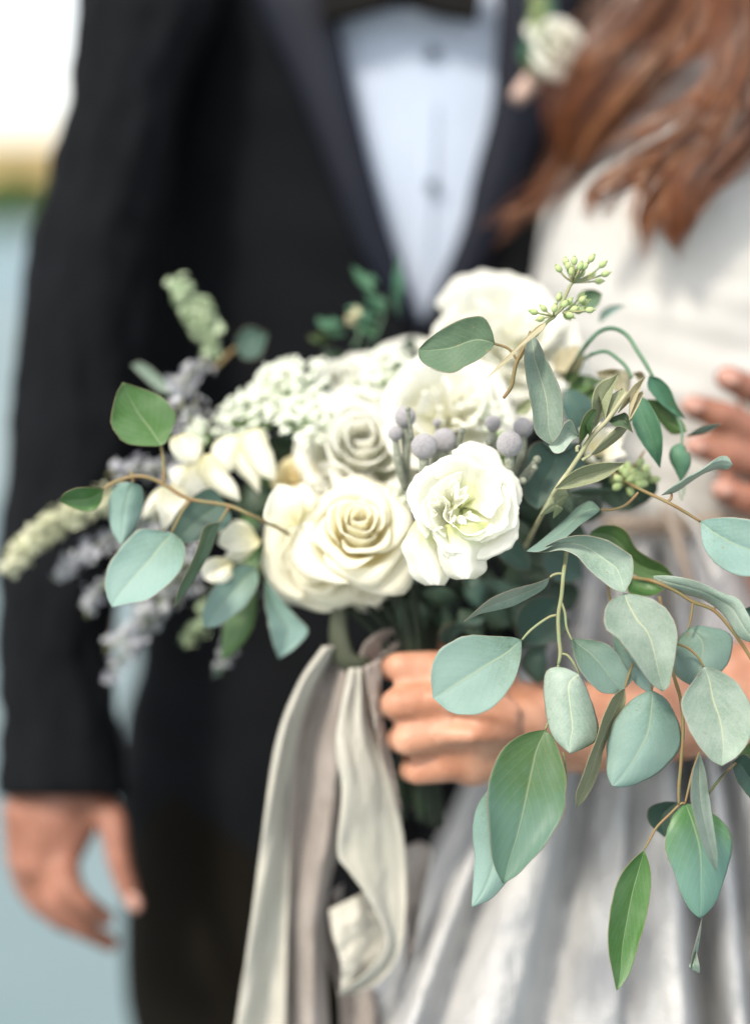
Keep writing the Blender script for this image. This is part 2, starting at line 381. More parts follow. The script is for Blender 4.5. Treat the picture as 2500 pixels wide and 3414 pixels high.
def rose(parent, u, v, d, Rpx, ax, m=M_ROSE, seed=1, n=26, open_=1.0, name='rose', cen=.14, ruf=.03, serr=0.0, flat=1.0, label=None, deep=1.0):
    """u,v,d: the heart of the flower (rim of its innermost petals)"""
    q = random.Random(seed); R = Rpx * px(d); ax = CV(*ax); fr = frame_of(ax, q.random() * 6)
    c = P(u, v, d) - ax * R * .75 * flat
    e = empty(name, c, parent, label)
    for i in range(n):
        f = i / (n - 1)
        rt = cen * .55 + (1.0 - cen) * f ** 1.25 * open_
        zt = (.80 - .62 * f ** 2.2 * deep) * flat
        W = (2.3 - 2.4 * f) if f < .4 else q.uniform(1.0, 1.3)
        petal(e, m, c, fr, R, i * 2.39996 + q.uniform(-.25, .25), .04 + .10 * f, rt * .86, -.35, zt, W,
              bulge=.06 + .16 * f, curl=.03 + .22 * f * q.uniform(.6, 1.3), droop=.03 + .26 * f * q.uniform(.7, 1.2), spiral=.04 + .035 * f, ruf=ruf * (.3 + f), serr=serr,
              seed=seed * 31 + i * 1.37, heart=-.05 * f)
    return e
def lisi(parent, u, v, d, Rpx, ax, seed=1, n=10, m=M_LISI, name='lisianthus', flat=1.0, label=None, inner=6, shift=(0, 0)):
    q = random.Random(seed); R = Rpx * px(d); ax = CV(*ax); fr = frame_of(ax, q.random() * 6)
    c = P(u, v, d) - ax * R * .45 * flat
    e = empty(name, c, parent, label)
    for i in range(n):
        f = i / (n - 1)
        petal(e, m, c, fr, R, i * 2.39996 + q.uniform(-.3, .3), .03 + .05 * f, .50 + .38 * f, -.35, (.62 - .40 * f ** 1.2) * flat, q.uniform(.95, 1.25),
              bulge=.16 + .10 * f, curl=.03 + .16 * f, droop=.02 + .14 * f, spiral=.09, ruf=.05 + .02 * f, serr=.035, seed=seed * 17 + i * 2.3, nu=18, nv=41, thick=.0002)
    off = RIGHT * shift[0] * px(d) - UP * shift[1] * px(d)
    for i in range(inner):                      # crumpled petals standing round the throat
        f = i / max(1, inner - 1)
        petal(e, m, c + off, fr, R, i * 2.39996 + q.uniform(-.4, .4), .03, .12 + .26 * f, -.30, (.62 - .10 * f) * flat, q.uniform(.5, .8),
              bulge=.05, curl=.08, droop=.04, spiral=.10, ruf=.13, serr=.06, seed=seed * 7 + i * 3.3, nu=16, nv=33, thick=.0002)
    return e
def floret(mb, c, ax, r, q, npet=5, mi=0):
    X, Y, Z = frame_of(ax, q.random() * 6)
    for k in range(npet):
        a = 2 * math.pi * k / npet
        d = X * math.cos(a) + Y * math.sin(a); e = Y * math.cos(a) - X * math.sin(a)
        mb.add([c, c + d * r * .6 + e * r * .32 + Z * r * .15, c + d * r + Z * r * .1, c + d * r * .6 - e * r * .32 + Z * r * .15], [(0, 1, 2, 3)], mi)
def umbel(parent, u, v, d, Rpx, ax, seed=1, clusters=26, per=10, fr_=7, name='lace_flower', squash=.5):
    q = random.Random(seed); R = Rpx * px(d); ax = CV(*ax); X, Y, Z = frame_of(ax); c = P(u, v, d)
    e = empty(name, c, parent); fl = MB(); st = MB(); foot = c - Z * R * 1.1
    for k in range(clusters):
        rr = math.sqrt((k + .5) / clusters) * R; a = k * 2.39996
        cc = c + X * math.cos(a) * rr + Y * math.sin(a) * rr - Z * (rr * rr / R) * squash + Z * q.uniform(-.14, .14) * R + X * q.uniform(-.06, .06) * R
        st.tube([foot, foot.lerp(cc, .5) + Z * R * .02, cc - Z * R * .05], [.0006, .0005, .0004], 5, 6)
        cr_ = R * q.uniform(.13, .18)
        for j in range(per):
            b = j * 2.39996; r2 = math.sqrt((j + .5) / per) * cr_
            p = cc + (X * math.cos(b) + Y * math.sin(b)) * r2 + Z * (cr_ * .5 - r2 * r2 / cr_ * .5) + Z * q.uniform(-.6, .6) * cr_
            st.tube([cc - Z * R * .05, p], .0003, 3, 2)
            n_ = (Z + (p - cc).normalized() * .5 + Vector((q.uniform(-.3, .3), q.uniform(-.3, .3), q.uniform(-.3, .3)))).normalized()
            floret(fl, p, n_, fr_ * 1.15 * px(d) * q.uniform(.8, 1.25), q)
    o = fl.build('florets', M_FLORET, e, smooth=False); o['kind'] = 'stuff'
    o2 = st.build('stalks', M_FGREEN, e); o2['kind'] = 'stuff'
    return e
def spray(parent, name, pts, spread, n, r, m, stm, seed=1, taper=1, elong=1.0, blossoms='blossoms', stem_r=.0008, npet=5):
    """a twig set with many tiny blossoms; pts = (u,v,d)"""
    q = random.Random(seed); W = [P(*p) for p in pts]; e = empty(name, W[0], parent)
    path = [Vector(x) for x in cr([tuple(p) for p in W], 40)]
    st = MB(); st.tube(W, [stem_r] * len(W), 6, 24); fl = MB()
    for k in range(int(n * (.42 if name == 'statice_spray' else 1))):
        t = q.random() ** .9; i = int(t * 38); c = path[i]
        sp = spread * (1 - taper * t * .6)
        off = Vector((q.gauss(0, 1), q.gauss(0, 1), q.gauss(0, 1))); off = off.normalized() * sp * q.uniform(.35, 1)
        p = c + off
        if k % 3 == 0: st.tube([path[max(0, i - 2)], p], .0003, 4, 3)
        for j in range(3):
            floret(fl, p + Vector((q.gauss(0, 1), q.gauss(0, 1), q.gauss(0, 1))) * r * .7, (off.normalized() + Vector((q.uniform(-1, 1), q.uniform(-1, 1), q.uniform(-1, 1)))).normalized(), r * q.uniform(.6, 1.2) * elong, q, npet)
    o = fl.build(blossoms, m, e, smooth=False); o['kind'] = 'stuff'
    st.build('stem', stm, e)
    return e
def fuse(name, m, parent, chains, balls=(), voxel=.003, smooth=8, fac=.5):
    """chains of (u,v,d,r_px): one continuous skin over all of them"""
    mb = MB()
    for ch in chains:
        for a, b in zip(ch, ch[1:]):
            pa, pb = P(*a[:3]), P(*b[:3]); ra, rb_ = a[3] * px(a[2]), b[3] * px(b[2])
            t = MB(); mb.tube([pa, pb], [ra, rb_], 14, 2)
        for a in ch: mb.ball(P(*a[:3]), a[3] * px(a[2]), 14, 10)
    for (a, st) in balls: mb.ball(P(*a[:3]), a[3] * px(a[2]), 20, 14, stretch=st)
    me = bpy.data.meshes.new('tmp'); me.from_pydata([tuple(x) for x in mb.v], [], mb.f)
    bm = bmesh.new(); bm.from_mesh(me); bmesh.ops.remove_doubles(bm, verts=bm.verts, dist=1e-6); bmesh.ops.recalc_face_normals(bm, faces=bm.faces); bm.to_mesh(me); bm.free()
    o = bpy.data.objects.new(name, me); COL.objects.link(o)
    r = o.modifiers.new('r', 'REMESH'); r.mode = 'VOXEL'; r.voxel_size = voxel; r.use_smooth_shade = True
    s = o.modifiers.new('s', 'SMOOTH'); s.iterations = smooth; s.factor = fac
    dg = bpy.context.evaluated_depsgraph_get()
    new = bpy.data.meshes.new_from_object(o.evaluated_get(dg)); o.modifiers.clear(); o.data = new
    new.materials.clear(); new.materials.append(m); new.polygons.foreach_set('use_smooth', [True] * len(new.polygons))
    WL[o] = Vector((0, 0, 0)); o.name = name
    if parent: o.parent = parent; o.matrix_parent_inverse = Matrix.Translation(-WL[parent])
    return o
def interp(tab, x):
    if x <= tab[0][0]: return tab[0][1:]
    for a, b in zip(tab, tab[1:]):
        if x <= b[0]:
            f = (x - a[0]) / (b[0] - a[0]); f = f * f * (3 - 2 * f) * .5 + f * .5
            return tuple(p + (q_ - p) * f for p, q_ in zip(a[1:], b[1:]))
    return tab[-1][1:]

#SETTING
def setting():
    # ground: one sheet to the horizon, pale stone shore running into shallow water colour
    m = bpy.data.materials.new('pale_shore'); m.use_nodes = True; n = m.node_tree.nodes; b = n['Principled BSDF']; b.inputs['Roughness'].default_value = .75
    tc = n.new('ShaderNodeTexCoord'); t = n.new('ShaderNodeTexNoise'); t.inputs['Scale'].default_value = .35; t.inputs['Detail'].default_value = 5
    lk(m, tc.outputs['Object'], t.inputs['Vector']); r = n.new('ShaderNodeValToRGB')
    r.color_ramp.elements[0].position = .35; r.color_ramp.elements[1].position = .62
    r.color_ramp.elements[0].color = (.10, .16, .175, 1); r.color_ramp.elements[1].color = (.18, .225, .23, 1)
    lk(m, t.outputs['Fac'], r.inputs[0]); lk(m, r.outputs[0], b.inputs[0])
    t2 = n.new('ShaderNodeTexNoise'); t2.inputs['Scale'].default_value = 60; bp = n.new('ShaderNodeBump'); bp.inputs['Strength'].default_value = .4
    lk(m, tc.outputs['Object'], t2.inputs['Vector']); lk(m, t2.outputs['Fac'], bp.inputs['Height']); lk(m, bp.outputs[0], b.inputs['Normal'])
    mb = MB(); mb.add([(-4000, -4000, 0), (4000, -4000, 0), (4000, 4000, 0), (-4000, 4000, 0)], [(0, 1, 2, 3)])
    g = mb.build('ground', m, smooth=False); g['kind'] = 'structure'
    # lake band
    mw = bpy.data.materials.new('lake_water'); mw.use_nodes = True; b = mw.node_tree.nodes['Principled BSDF']
    b.inputs['Base Color'].default_value = (.05, .12, .14, 1); b.inputs['Roughness'].default_value = .4
    n = mw.node_tree.nodes; tc = n.new('ShaderNodeTexCoord'); t = n.new('ShaderNodeTexNoise'); t.inputs['Scale'].default_value = 1.5; bp = n.new('ShaderNodeBump'); bp.inputs['Strength'].default_value = .6; bp.inputs['Distance'].default_value = .15
    lk(mw, tc.outputs['Object'], t.inputs['Vector']); lk(mw, t.outputs['Fac'], bp.inputs['Height']); lk(mw, bp.outputs[0], b.inputs['Normal'])
    pts = []
    for i in range(40):
        a = 2 * math.pi * i / 40
        pts.append((math.cos(a) * 150 - 6, 60 + math.sin(a) * 38 + 3 * math.sin(a * 5), .004))
    mb = MB(); mb.add(pts, [tuple(range(40))]); wq = mb.build('lake_water', mw, smooth=False); wq['kind'] = 'structure'
    # dry hill ridge beyond
    mh = mat('dry_grass_hill', (.40, .27, .12), (.30, .22, .09), .03, .9)
    vs = []; nx, ny = 80, 14
    for j in range(ny):
        for i in range(nx):
            x = -400 + 800 * i / (nx - 1); y = 150 + 160 * j / (ny - 1); f = math.sin(math.pi * j / (ny - 1) * .98)
            vs.append((x, y, -0.3 + f * (13.5 + 2.0 * noise.noise(Vector((x * .02, y * .02, 1))) + 1.0 * noise.noise(Vector((x * .08, y * .08, 5))))))
    fs = [(j * nx + i, j * nx + i + 1, (j + 1) * nx + i + 1, (j + 1) * nx + i) for j in range(ny - 1) for i in range(nx - 1)]
    h = meshobj('hill', vs, fs, mh); h['kind'] = 'structure'
    # shrubs on the far shore
    mf = mat('shrub_leaves', (.05, .12, .02), (.09, .17, .035), 2, .8, transl=.2, tcol=(.12, .2, .03)); mt = mat('shrub_wood', (.09, .06, .04), rough=.9)
    q = random.Random(5)
    proto = None
    places = [(-34, 104, 1.0), (-28.5, 106, .8), (-24.6, 103, 1.15), (-20, 108, .9), (-14, 104, 1.05), (-7, 107, .8), (2, 105, 1), (11, 106, .85), (20, 104, 1.1), (30, 107, .9)]
    sh = MB(); 
    for k in range(2600):
        a = q.random() * 6.283; zz = q.random(); rr = math.sqrt(q.random()) * 2.1 * (1 - .45 * zz) * (1 + .25 * math.sin(3 * a + zz * 4))
        c = Vector((math.cos(a) * rr, math.sin(a) * rr, .35 + zz * 2.3)); X, Y, Z = frame_of(Vector((q.gauss(0, 1), q.gauss(0, 1), q.gauss(0, 1) + .4)), q.random() * 6); s = q.uniform(.10, .2)
        sh.add([c - X * s, c - Y * s * .5, c + X * s, c + Y * s * .5], [(0, 1, 2, 3)])
    tm = MB()
    for k in range(5):
        a = k * 1.3; tm.tube([Vector((0, 0, -.05)), Vector((math.cos(a) * .5, math.sin(a) * .5, 1)), Vector((math.cos(a) * 1.0, math.sin(a) * 1.0, 2.0))], [.12, .07, .02], 6, 8)
    labs = ['wide green shrub at the far left end of the shore row', 'low green shrub, second along the shore from the left', 'tallest green shrub beyond the blurred lake by the groom\'s sleeve', 'low round green shrub right behind the groom\'s sleeve', 'medium green shrub behind the groom\'s upper arm', 'low green shrub behind the groom\'s chest', 'medium green shrub behind the white shirt front', 'low green shrub behind the boutonniere side of the jacket', 'broad green shrub behind the woman\'s hair', 'green shrub at the far right end of the shore row']
    for i, (x, y, s) in enumerate(places):
        e = empty('shrub', (x, y, 0), None, labs[i], 'shrub', 'shrubs along the far shore')
        if i == 0: a = sh.build('foliage', mf, None, smooth=False); b2 = tm.build('trunk', mt, None)
        else: a = a0.copy(); b2 = b0.copy(); COL.objects.link(a); COL.objects.link(b2)
        if i == 0: a0, b0 = a, b2
        for o in (a, b2): o.parent = e
        e.scale = (s * 1.7, s * 1.7, s * 1.4); e.rotation_euler[2] = i * 1.1
setting()

#GROOM
def loft(name, m, parent, rows, nth=64, a0=0.0, a1=2 * math.pi, afun=None, wr=0, seed=0, exp=.85, thick=0, nrow=None, close=True, ws=1.0):
    """rows: (v, u_centre, half_width_px, d_centre, half_thickness_m); angle 0 faces the camera"""
    if nrow:
        v0, v1 = rows[0][0], rows[-1][0]
        rows = [(v0 + (v1 - v0) * i / (nrow - 1), *interp(rows, v0 + (v1 - v0) * i / (nrow - 1))) for i in range(nrow)]
    vs = []
    for (v, cu, hw, dc, th) in rows:
        b0, b1 = afun(v) if afun else (a0, a1)
        cnt = nth if not afun and close else nth + 1
        for k in range(cnt):
            a = b0 + (b1 - b0) * k / nth
            s, c = math.sin(a), math.cos(a)
            s_ = math.copysign(abs(s) ** exp, s); c_ = math.copysign(abs(c) ** exp, c)
            w_ = wr * (noise.noise(Vector((a * 1.3 * ws + seed, v * .0022 * ws, seed))) + .6 * noise.noise(Vector((a * 2.5 * ws, v * .006 * ws - a, seed + 4)))) if wr else 0
            vs.append(P(cu + (hw + w_ / px(dc)) * s_, v, dc - (th + w_) * c_))
    cnt = nth if not afun and close else nth + 1; fs = []
    for i in range(len(rows) - 1):
        for k in range(nth):
            k2 = (k + 1) % cnt if not afun and close else k + 1
            fs.append((i * cnt + k, i * cnt + k2, (i + 1) * cnt + k2, (i + 1) * cnt + k))
    return meshobj(name, vs, fs, m, parent, thick=thick)
def groom():
    g = empty('person', Vector((.04, 1.32, 0)), None, 'man in a black tuxedo jacket with pale blue-white shirt standing behind the bouquet', 'person')
    # right hand (photo left), hanging, and left hand round the bride's waist; arms and trunk run on under the clothes
    arm = [(480, 100, 1.20, 120), (330, 1300, 1.135, 140), (250, 2100, 1.10, 135), (215, 2600, 1.09, 120)]
    H = lambda x, y, d, r: (x * .6267, 2000 + y * .6267, d, r * .6267)
    hand = [[H(370, 980, 1.09, 200), H(300, 1150, 1.085, 190), H(215, 1380, 1.08, 145)],
            [H(175, 1120, 1.09, 160), H(150, 1370, 1.09, 118)],
            [H(430, 1080, 1.09, 150), H(320, 1330, 1.08, 130)],
            # fingers
            [H(330, 1380, 1.075, 92), H(365, 1530, 1.055, 76), H(455, 1620, 1.050, 56), H(565, 1695, 1.065, 50)],
            [H(250, 1420, 1.08, 96), H(310, 1600, 1.062, 80), H(430, 1745, 1.066, 58), H(590, 1830, 1.085, 50)],
            [H(170, 1400, 1.09, 96), H(215, 1590, 1.078, 78), H(320, 1700, 1.08, 60), H(440, 1770, 1.095, 42)],
            [H(110, 1360, 1.10, 84), H(140, 1520, 1.098, 66), H(215, 1640, 1.105, 52), H(310, 1690, 1.12, 40)],
            # thumb
            [H(500, 1080, 1.085, 110), H(600, 1180, 1.07, 78), H(635, 1400, 1.06, 66), H(680, 1540, 1.06, 58), H(720, 1625, 1.06, 46)]]
    G = lambda x, y, d, r: (1600 + x * .5762, 800 + y * .5762, d, r * .5762)
    hl = [[G(1435, 800, .965, 80), G(1560, 860, .975, 88), G(1760, 960, 1.0, 94)],
          [G(1235, 965, .965, 78), G(1400, 1020, .962, 92), G(1600, 1120, .975, 98), G(1790, 1180, 1.0, 92)],
          [G(1255, 1195, .968, 75), G(1420, 1240, .965, 88), G(1620, 1290, .975, 94), G(1800, 1340, 1.0, 90)],
          [G(1410, 1450, .968, 80), G(1540, 1500, .968, 88), G(1680, 1520, .98, 84), G(1800, 1500, 1.0, 88)],
          [G(1790, 1000, 1.005, 110), G(1800, 1240, 1.005, 130), G(1800, 1470, 1.005, 110)],
          [G(1800, 1240, 1.005, 130), G(2050, 1250, 1.06, 170), G(2150, 1200, 1.14, 150), G(2300, 1000, 1.36, 160), (2420, 700, 1.42, 170), (1980, 60, 1.32, 180)]]
    trunk = [[(480, 100, 1.20, 120), (700, 110, 1.27, 130), (900, 100, 1.31, 200), (1400, 60, 1.31, 330), (1980, 60, 1.32, 180)],
             [(1400, -60, 1.31, 360), (1400, 900, 1.33, 360), (1350, 2200, 1.33, 370)], [(1400, -60, 1.31, 250), (1420, -420, 1.31, 190)]]
    body = fuse('body', M_SKING, g, [arm] + hand + hl + trunk, voxel=.0034, smooth=4)
    def nail(x, y, d, dx, dy, r):
        p = P(x, y, d); ax = (RIGHT * dx - UP * dy).normalized(); mb = MB(); mb.ball(p, r, 12, 8, stretch=(ax, 1.45))
        for i, vv in enumerate(mb.v):
            k = (vv - p).dot(FWD); mb.v[i] = vv - FWD * k * .65
        mb.build('fingernail', M_NAIL, body)
    for (x, y, d) in ((1440, 795, .9515), (1232, 955, .9525), (1248, 1188, .956), (1402, 1440, .955)):
        q = G(x, y, d, 0); nail(q[0], q[1], d, 1, .25, .0052)
    q = H(712, 1610, 1.05, 0); nail(q[0], q[1], 1.0535, .45, 1, .0050)
    # jacket
    rows = [(-420, 1410, 420, 1.31, .09), (-250, 1415, 860, 1.30, .14), (0, 1420, 960, 1.29, .14), (600, 1420, 980, 1.29, .14), (1200, 1400, 1000, 1.30, .135), (1700, 1380, 960, 1.30, .13), (2188, 1370, 905, 1.30, .13),
            (2400, 1370, 955, 1.30, .135), (2640, 1370, 985, 1.30, .14), (2850, 1370, 960, 1.30, .14), (3150, 1370, 945, 1.30, .14)]
    le = [(-420, 1130), (0, 1120), (350, 1185), (700, 1270), (1070, 1385), (1090, 1400), (4000, 1400)]
    re = [(-420, 1600), (0, 1665), (300, 1650), (700, 1560), (1070, 1420), (1090, 1405), (4000, 1400)]
    def angs(v):
        r = interp(rows, v); cu, hw = r[0], r[1]
        def an(u):
            s = (u - cu) / hw; return math.copysign(math.asin(min(1, abs(s) ** (1 / .85))), s)
        return an(interp(re, v)[0]), an(interp(le, v)[0]) + 2 * math.pi
    jk = loft('jacket', M_SUIT, g, rows, 120, afun=angs, wr=.006, seed=3, nrow=110, thick=.003)
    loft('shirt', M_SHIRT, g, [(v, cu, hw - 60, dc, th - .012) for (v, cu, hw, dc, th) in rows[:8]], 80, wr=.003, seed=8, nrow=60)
    def front(u, v, off):                       # distance of the jacket front at a point
        cu, hw, dc, th = interp(rows, v); s = min(.999, abs((u - cu) / hw)) ** (1 / .85)
        return dc - th * (math.cos(math.asin(s))) ** .85 - off
    def fsheet(name, m, L, R, off, nu=40, nv=8, thick=.002, roll=0):
        L = cr(L, nu); R = cr(R, nu); vs = []
        for i in range(nu):
            for j in range(nv):
                s = j / (nv - 1); u = L[i][0] + (R[i][0] - L[i][0]) * s; v = L[i][1] + (R[i][1] - L[i][1]) * s
                vs.append(P(u, v, front(u, v, off) - roll * math.sin(math.pi * s)))
        fs = [(i * nv + j, i * nv + j + 1, (i + 1) * nv + j + 1, (i + 1) * nv + j) for i in range(nu - 1) for j in range(nv - 1)]
        return meshobj(name, vs, fs, m, g, thick=thick)
    fsheet('lapel', M_LAPEL, [(800, -300), (850, 0), (1000, 330), (1186, 805), (1290, 980), (1372, 1085)], [(1090, -300), (1118, 0), (1187, 350), (1275, 700), (1340, 900), (1402, 1085)], .006, roll=.005)
    fsheet('lapel', M_LAPEL, [(1640, -300), (1662, 0), (1650, 300), (1560, 700), (1490, 900), (1408, 1085)], [(1900, -300), (1900, 0), (1850, 330), (1690, 750), (1560, 980), (1430, 1090)], .006, roll=.005)
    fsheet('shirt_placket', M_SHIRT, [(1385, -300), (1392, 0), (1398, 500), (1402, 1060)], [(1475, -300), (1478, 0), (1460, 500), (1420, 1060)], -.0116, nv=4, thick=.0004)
    for (u, v) in ((1443, 172), (1441, 615)):
        mb = MB(); p = P(u, v, front(u, v, -.005)); mb.ball(p, .0052, 14, 8, stretch=(FWD, .45)); mb.ball(p - FWD * .0015, .0036, 12, 6, stretch=(FWD, .6)); mb.build('shirt_stud', M_STUD, g)
    mb = MB()
    for sx in (-1, 1):
        c = P(1335, -40, 1.135); dx = RIGHT * sx
        v_ = [c + UP * .010 + dx * .004, c - UP * .010 + dx * .004, c + dx * .035 - UP * .018, c + dx * .058 - UP * .022, c + dx * .060, c + dx * .058 + UP * .022, c + dx * .035 + UP * .018]
        fr_ = [x - FWD * .008 for x in v_]; bk = [x + FWD * .006 for x in v_]
        mb.add(fr_ + bk, [tuple(range(7)), tuple(range(13, 6, -1))] + [(i, (i + 1) % 7, 7 + (i + 1) % 7, 7 + i) for i in range(7)])
    mb.ball(P(1335, -40, 1.128), .014, 12, 8, stretch=(UP, 1.1)); bt = mb.build('bow_tie', M_BOW, g, smooth=False)
    bv = bt.modifiers.new('b', 'BEVEL'); bv.width = .003; bv.segments = 2
    # sleeves
    sr = [(-260, 560, 170, 1.20, .06), (-150, 520, 240, 1.18, .075), (0, 500, 235, 1.165, .075), (297, 425, 190, 1.15, .068), (550, 375, 190, 1.14, .062), (788, 315, 212, 1.13, .062), (1100, 290, 222, 1.125, .062), (1400, 265, 225, 1.12, .06), (1800, 205, 198, 1.11, .055),
          (2190, 180, 184, 1.10, .05), (2450, 200, 196, 1.095, .046), (2655, 208, 203, 1.09, .043)]
    loft('sleeve', M_SUIT, jk, sr, 64, wr=.006, seed=11, nrow=90, exp=1, thick=.003, ws=1.6)
    mb = MB(); mb.tube([P(1850, 0, 1.31), P(2180, 350, 1.39), P(2420, 700, 1.42), P(2800, 1180, 1.40), P(3120, 1440, 1.24), P(3060, 1490, 1.12)], [.085, .075, .07, .062, .055, .048], 20, 40)
    mb.build('sleeve', M_SUIT, jk)
    # trousers down to the ground
    for sx in (0, 1):
        tr_ = MB(); x0 = -.125 + sx * .26
        tr_.tube([P(900 + sx * 900, 2450, 1.31), P(885 + sx * 900, 3300, 1.31), Vector((x0 - .02, 1.42, .48)), Vector((x0 - .02, 1.45, .06))], [.125, .125, .085, .10], 24, 30)
        tr_.build('trouser_leg', M_TROU, g)
        s_ = MB(); s_.ball(Vector((x0 - .02, 1.38, .045)), .05, 14, 10, stretch=(Vector((0, 1, 0)), 2.6)); s_.build('shoe', M_BOW, g)
groom()

#BRIDE
def bride():
    b = empty('person', Vector((.26, 1.08, 0)), None, 'woman with long auburn hair in ivory bodice and silver grey skirt holding the bouquet', 'person')
    Q = lambda x, y, d, r: (700 + x * .6712, 1900 + y * .6712, d, r * .6712)
    arm = [(1560, 2400, .882, 120), (1750, 2420, .89, 148), (1950, 2430, .895, 150), (2250, 2370, .91, 165), (2600, 2290, .96, 190), (2900, 2150, 1.02, 205), (2950, 1200, 1.06, 200), (2750, 300, 1.12, 210), (2450, 120, 1.13, 200)]
    hand = [[Q(1300, 560, .873, 150), Q(1330, 760, .870, 200), Q(1300, 930, .875, 150), Q(1540, 800, .88, 200)],
            [Q(1250, 540, .872, 120), Q(1100, 490, .870, 92), Q(935, 480, .866, 74), Q(905, 490, .892, 66), Q(990, 500, .915, 60), Q(1080, 520, .92, 52)],
            [Q(1230, 650, .866, 128), Q(1080, 650, .860, 100), Q(935, 665, .856, 86), Q(900, 675, .885, 68), Q(980, 680, .91, 62), Q(1070, 690, .918, 54)],
            [Q(1240, 790, .866, 130), Q(1100, 815, .860, 100), Q(985, 845, .857, 84), Q(935, 845, .885, 66), Q(1000, 840, .908, 60), Q(1080, 840, .916, 52)],
            [Q(1290, 930, .872, 120), Q(1150, 975, .868, 88), Q(1035, 1005, .868, 68), Q(990, 1000, .888, 56), Q(1050, 990, .905, 52), Q(1100, 985, .912, 46)],
            [Q(1420, 540, .885, 110), Q(1260, 440, .905, 84), Q(1120, 410, .915, 68), Q(1020, 420, .92, 56)],
            [Q(1160, 560, .872, 120), Q(1150, 740, .868, 150), Q(1190, 910, .872, 120)], [Q(1060, 600, .868, 80), Q(1070, 740, .866, 95), Q(1110, 880, .870, 85)],
            # tendons over the back of the hand
            [Q(1120, 640, .853, 60), Q(1300, 680, .846, 50), Q(1500, 760, .850, 40)], [Q(1130, 820, .853, 55), Q(1300, 820, .845, 48), Q(1500, 820, .850, 40)], [Q(1150, 500, .862, 55), Q(1330, 580, .853, 45), Q(1520, 700, .855, 36)]]
    trunk = [[(2450, 120, 1.13, 200), (2400, 500, 1.14, 330), (2380, 1100, 1.13, 380), (2380, 1650, 1.13, 340), (2360, 2200, 1.14, 360)], [(2400, 300, 1.14, 250), (2480, -250, 1.13, 150)]]
    body = fuse('body', M_SKIN, b, [arm] + hand + trunk, voxel=.0026, smooth=7)
    lft = [(123, 2390), (247, 2200), (450, 2026), (588, 1881), (690, 1823), (872, 1787), (950, 1772), (1200, 1795), (1500, 1860), (1760, 1900)]
    hw = [(60, 120), (123, 200), (247, 380), (450, 520), (690, 610), (950, 630), (1200, 600), (1500, 540), (1760, 520)]
    rows = []
    for v in (110, 123, 180, 247, 350, 450, 588, 690, 780, 872, 950, 1080, 1200, 1350, 1500, 1640, 1760):
        h = interp(hw, v)[0]; rows.append((v, interp(lft, v)[0] + h, h, 1.125, interp([(60, .03), (247, .08), (690, .12), (1200, .115), (1760, .105)], v)[0]))
    bod = loft('bodice', M_BODICE, b, rows, 90, wr=.003, seed=2, nrow=120, exp=1)
    for vv in bod.data.vertices:               # soft cross folds over the waist
        rel = vv.co - CAMP; d = rel.dot(FWD); u = 1250 + rel.dot(RIGHT) / d * F; v = 1707 - rel.dot(UP) / d * F
        k = max(0, min(1, (v - 850) / 200))
        vv.co += FWD * (.0014 * k * math.sin(v * .021 + u * .009 + 1.5 * math.sin(u * .004)) + .0008 * k * math.sin(v * .05 - u * .013))
    # skirt: fold nodes (x at the waist, x at y 2650, x at the bottom, depth offset)
    N = [(1925, 1560, 1180, .020), (1932, 1600, 1290, .004), (1945, 1650, 1370, -.012), (1962, 1710, 1440, .010), (1975, 1740, 1500, .006), (1995, 1800, 1590, -.016), (2010, 1870, 1700, -.012), (2025, 1915, 1770, .016), (2040, 1950, 1830, .022),
         (2065, 2010, 1930, .004), (2085, 2080, 2050, -.002), (2105, 2110, 2080, .010), (2125, 2170, 2190, -.006), (2150, 2235, 2275, -.014), (2165, 2262, 2320, .010), (2180, 2300, 2362, .036), (2195, 2325, 2395, .040), (2210, 2365, 2435, -.004), (2230, 2400, 2480, -.012), (2250, 2430, 2520, .012),
         (2300, 2500, 2620, -.010), (2350, 2600, 2750, .012), (2420, 2720, 2920, -.006), (2500, 2860, 3100, .01)]
    nr = 90; dense = cr([tuple(map(float, n)) for n in N], 240); vs = []
    for i in range(nr):
        f = i / (nr - 1); v = 1740 + f * 1900
        for j, (a, c_, e_, dp) in enumerate(dense):
            g = (v - 1740) / (2650 - 1740)
            if g < 1: u = a + (c_ - a) * (g ** 1.25 * .9 + .1 * g)
            else: u = c_ + (e_ - c_) * (v - 2650) / (3414 - 2650)
            base = interp([(1740, 1.012), (2200, .975), (2650, .945), (3640, .905)], v)[0]
            x = j / 239; edge = .10 * max(0, .10 - x) ** 2 / .01 + .14 * max(0, x - .8) ** 2 / .04
            amp = min(1.3, .35 + g * .8)
            w_ = .0045 * noise.noise(Vector((j * .05, v * .004, 1))) + .003 * noise.noise(Vector((j * .16, v * .012, 6)))
            vs.append(P(u + 8 * noise.noise(Vector((j * .03, v * .003, 9))), v, base + edge + dp * amp + w_))
        # the back half of the skirt
        fl = Vector(vs[-1]); fl0 = vs[-240]
        for k in range(1, 16):
            a = math.pi * k / 16; p = fl.lerp(fl0, .5 - .5 * math.cos(a)) + FWD * (.28 * math.sin(a) + .012 * math.sin(k * 2.4)); vs.append(p)
    w_ = 255
    fs = [(i * w_ + j, i * w_ + (j + 1) % w_, (i + 1) * w_ + (j + 1) % w_, (i + 1) * w_ + j) for i in range(nr - 1) for j in range(w_)]
    sk = meshobj('skirt', vs, fs, M_SKIRT, b, thick=.0012)
    mb = MB(); mb.tube([P(1890, 1735, 1.09), P(2050, 1750, 1.0), P(2200, 1752, .995), P(2450, 1750, .995), P(2750, 1740, 1.02), P(2920, 1730, 1.10)], [.008] * 6, 10, 30, flat=.4)
    mb.build('waistband', M_SASH, b)
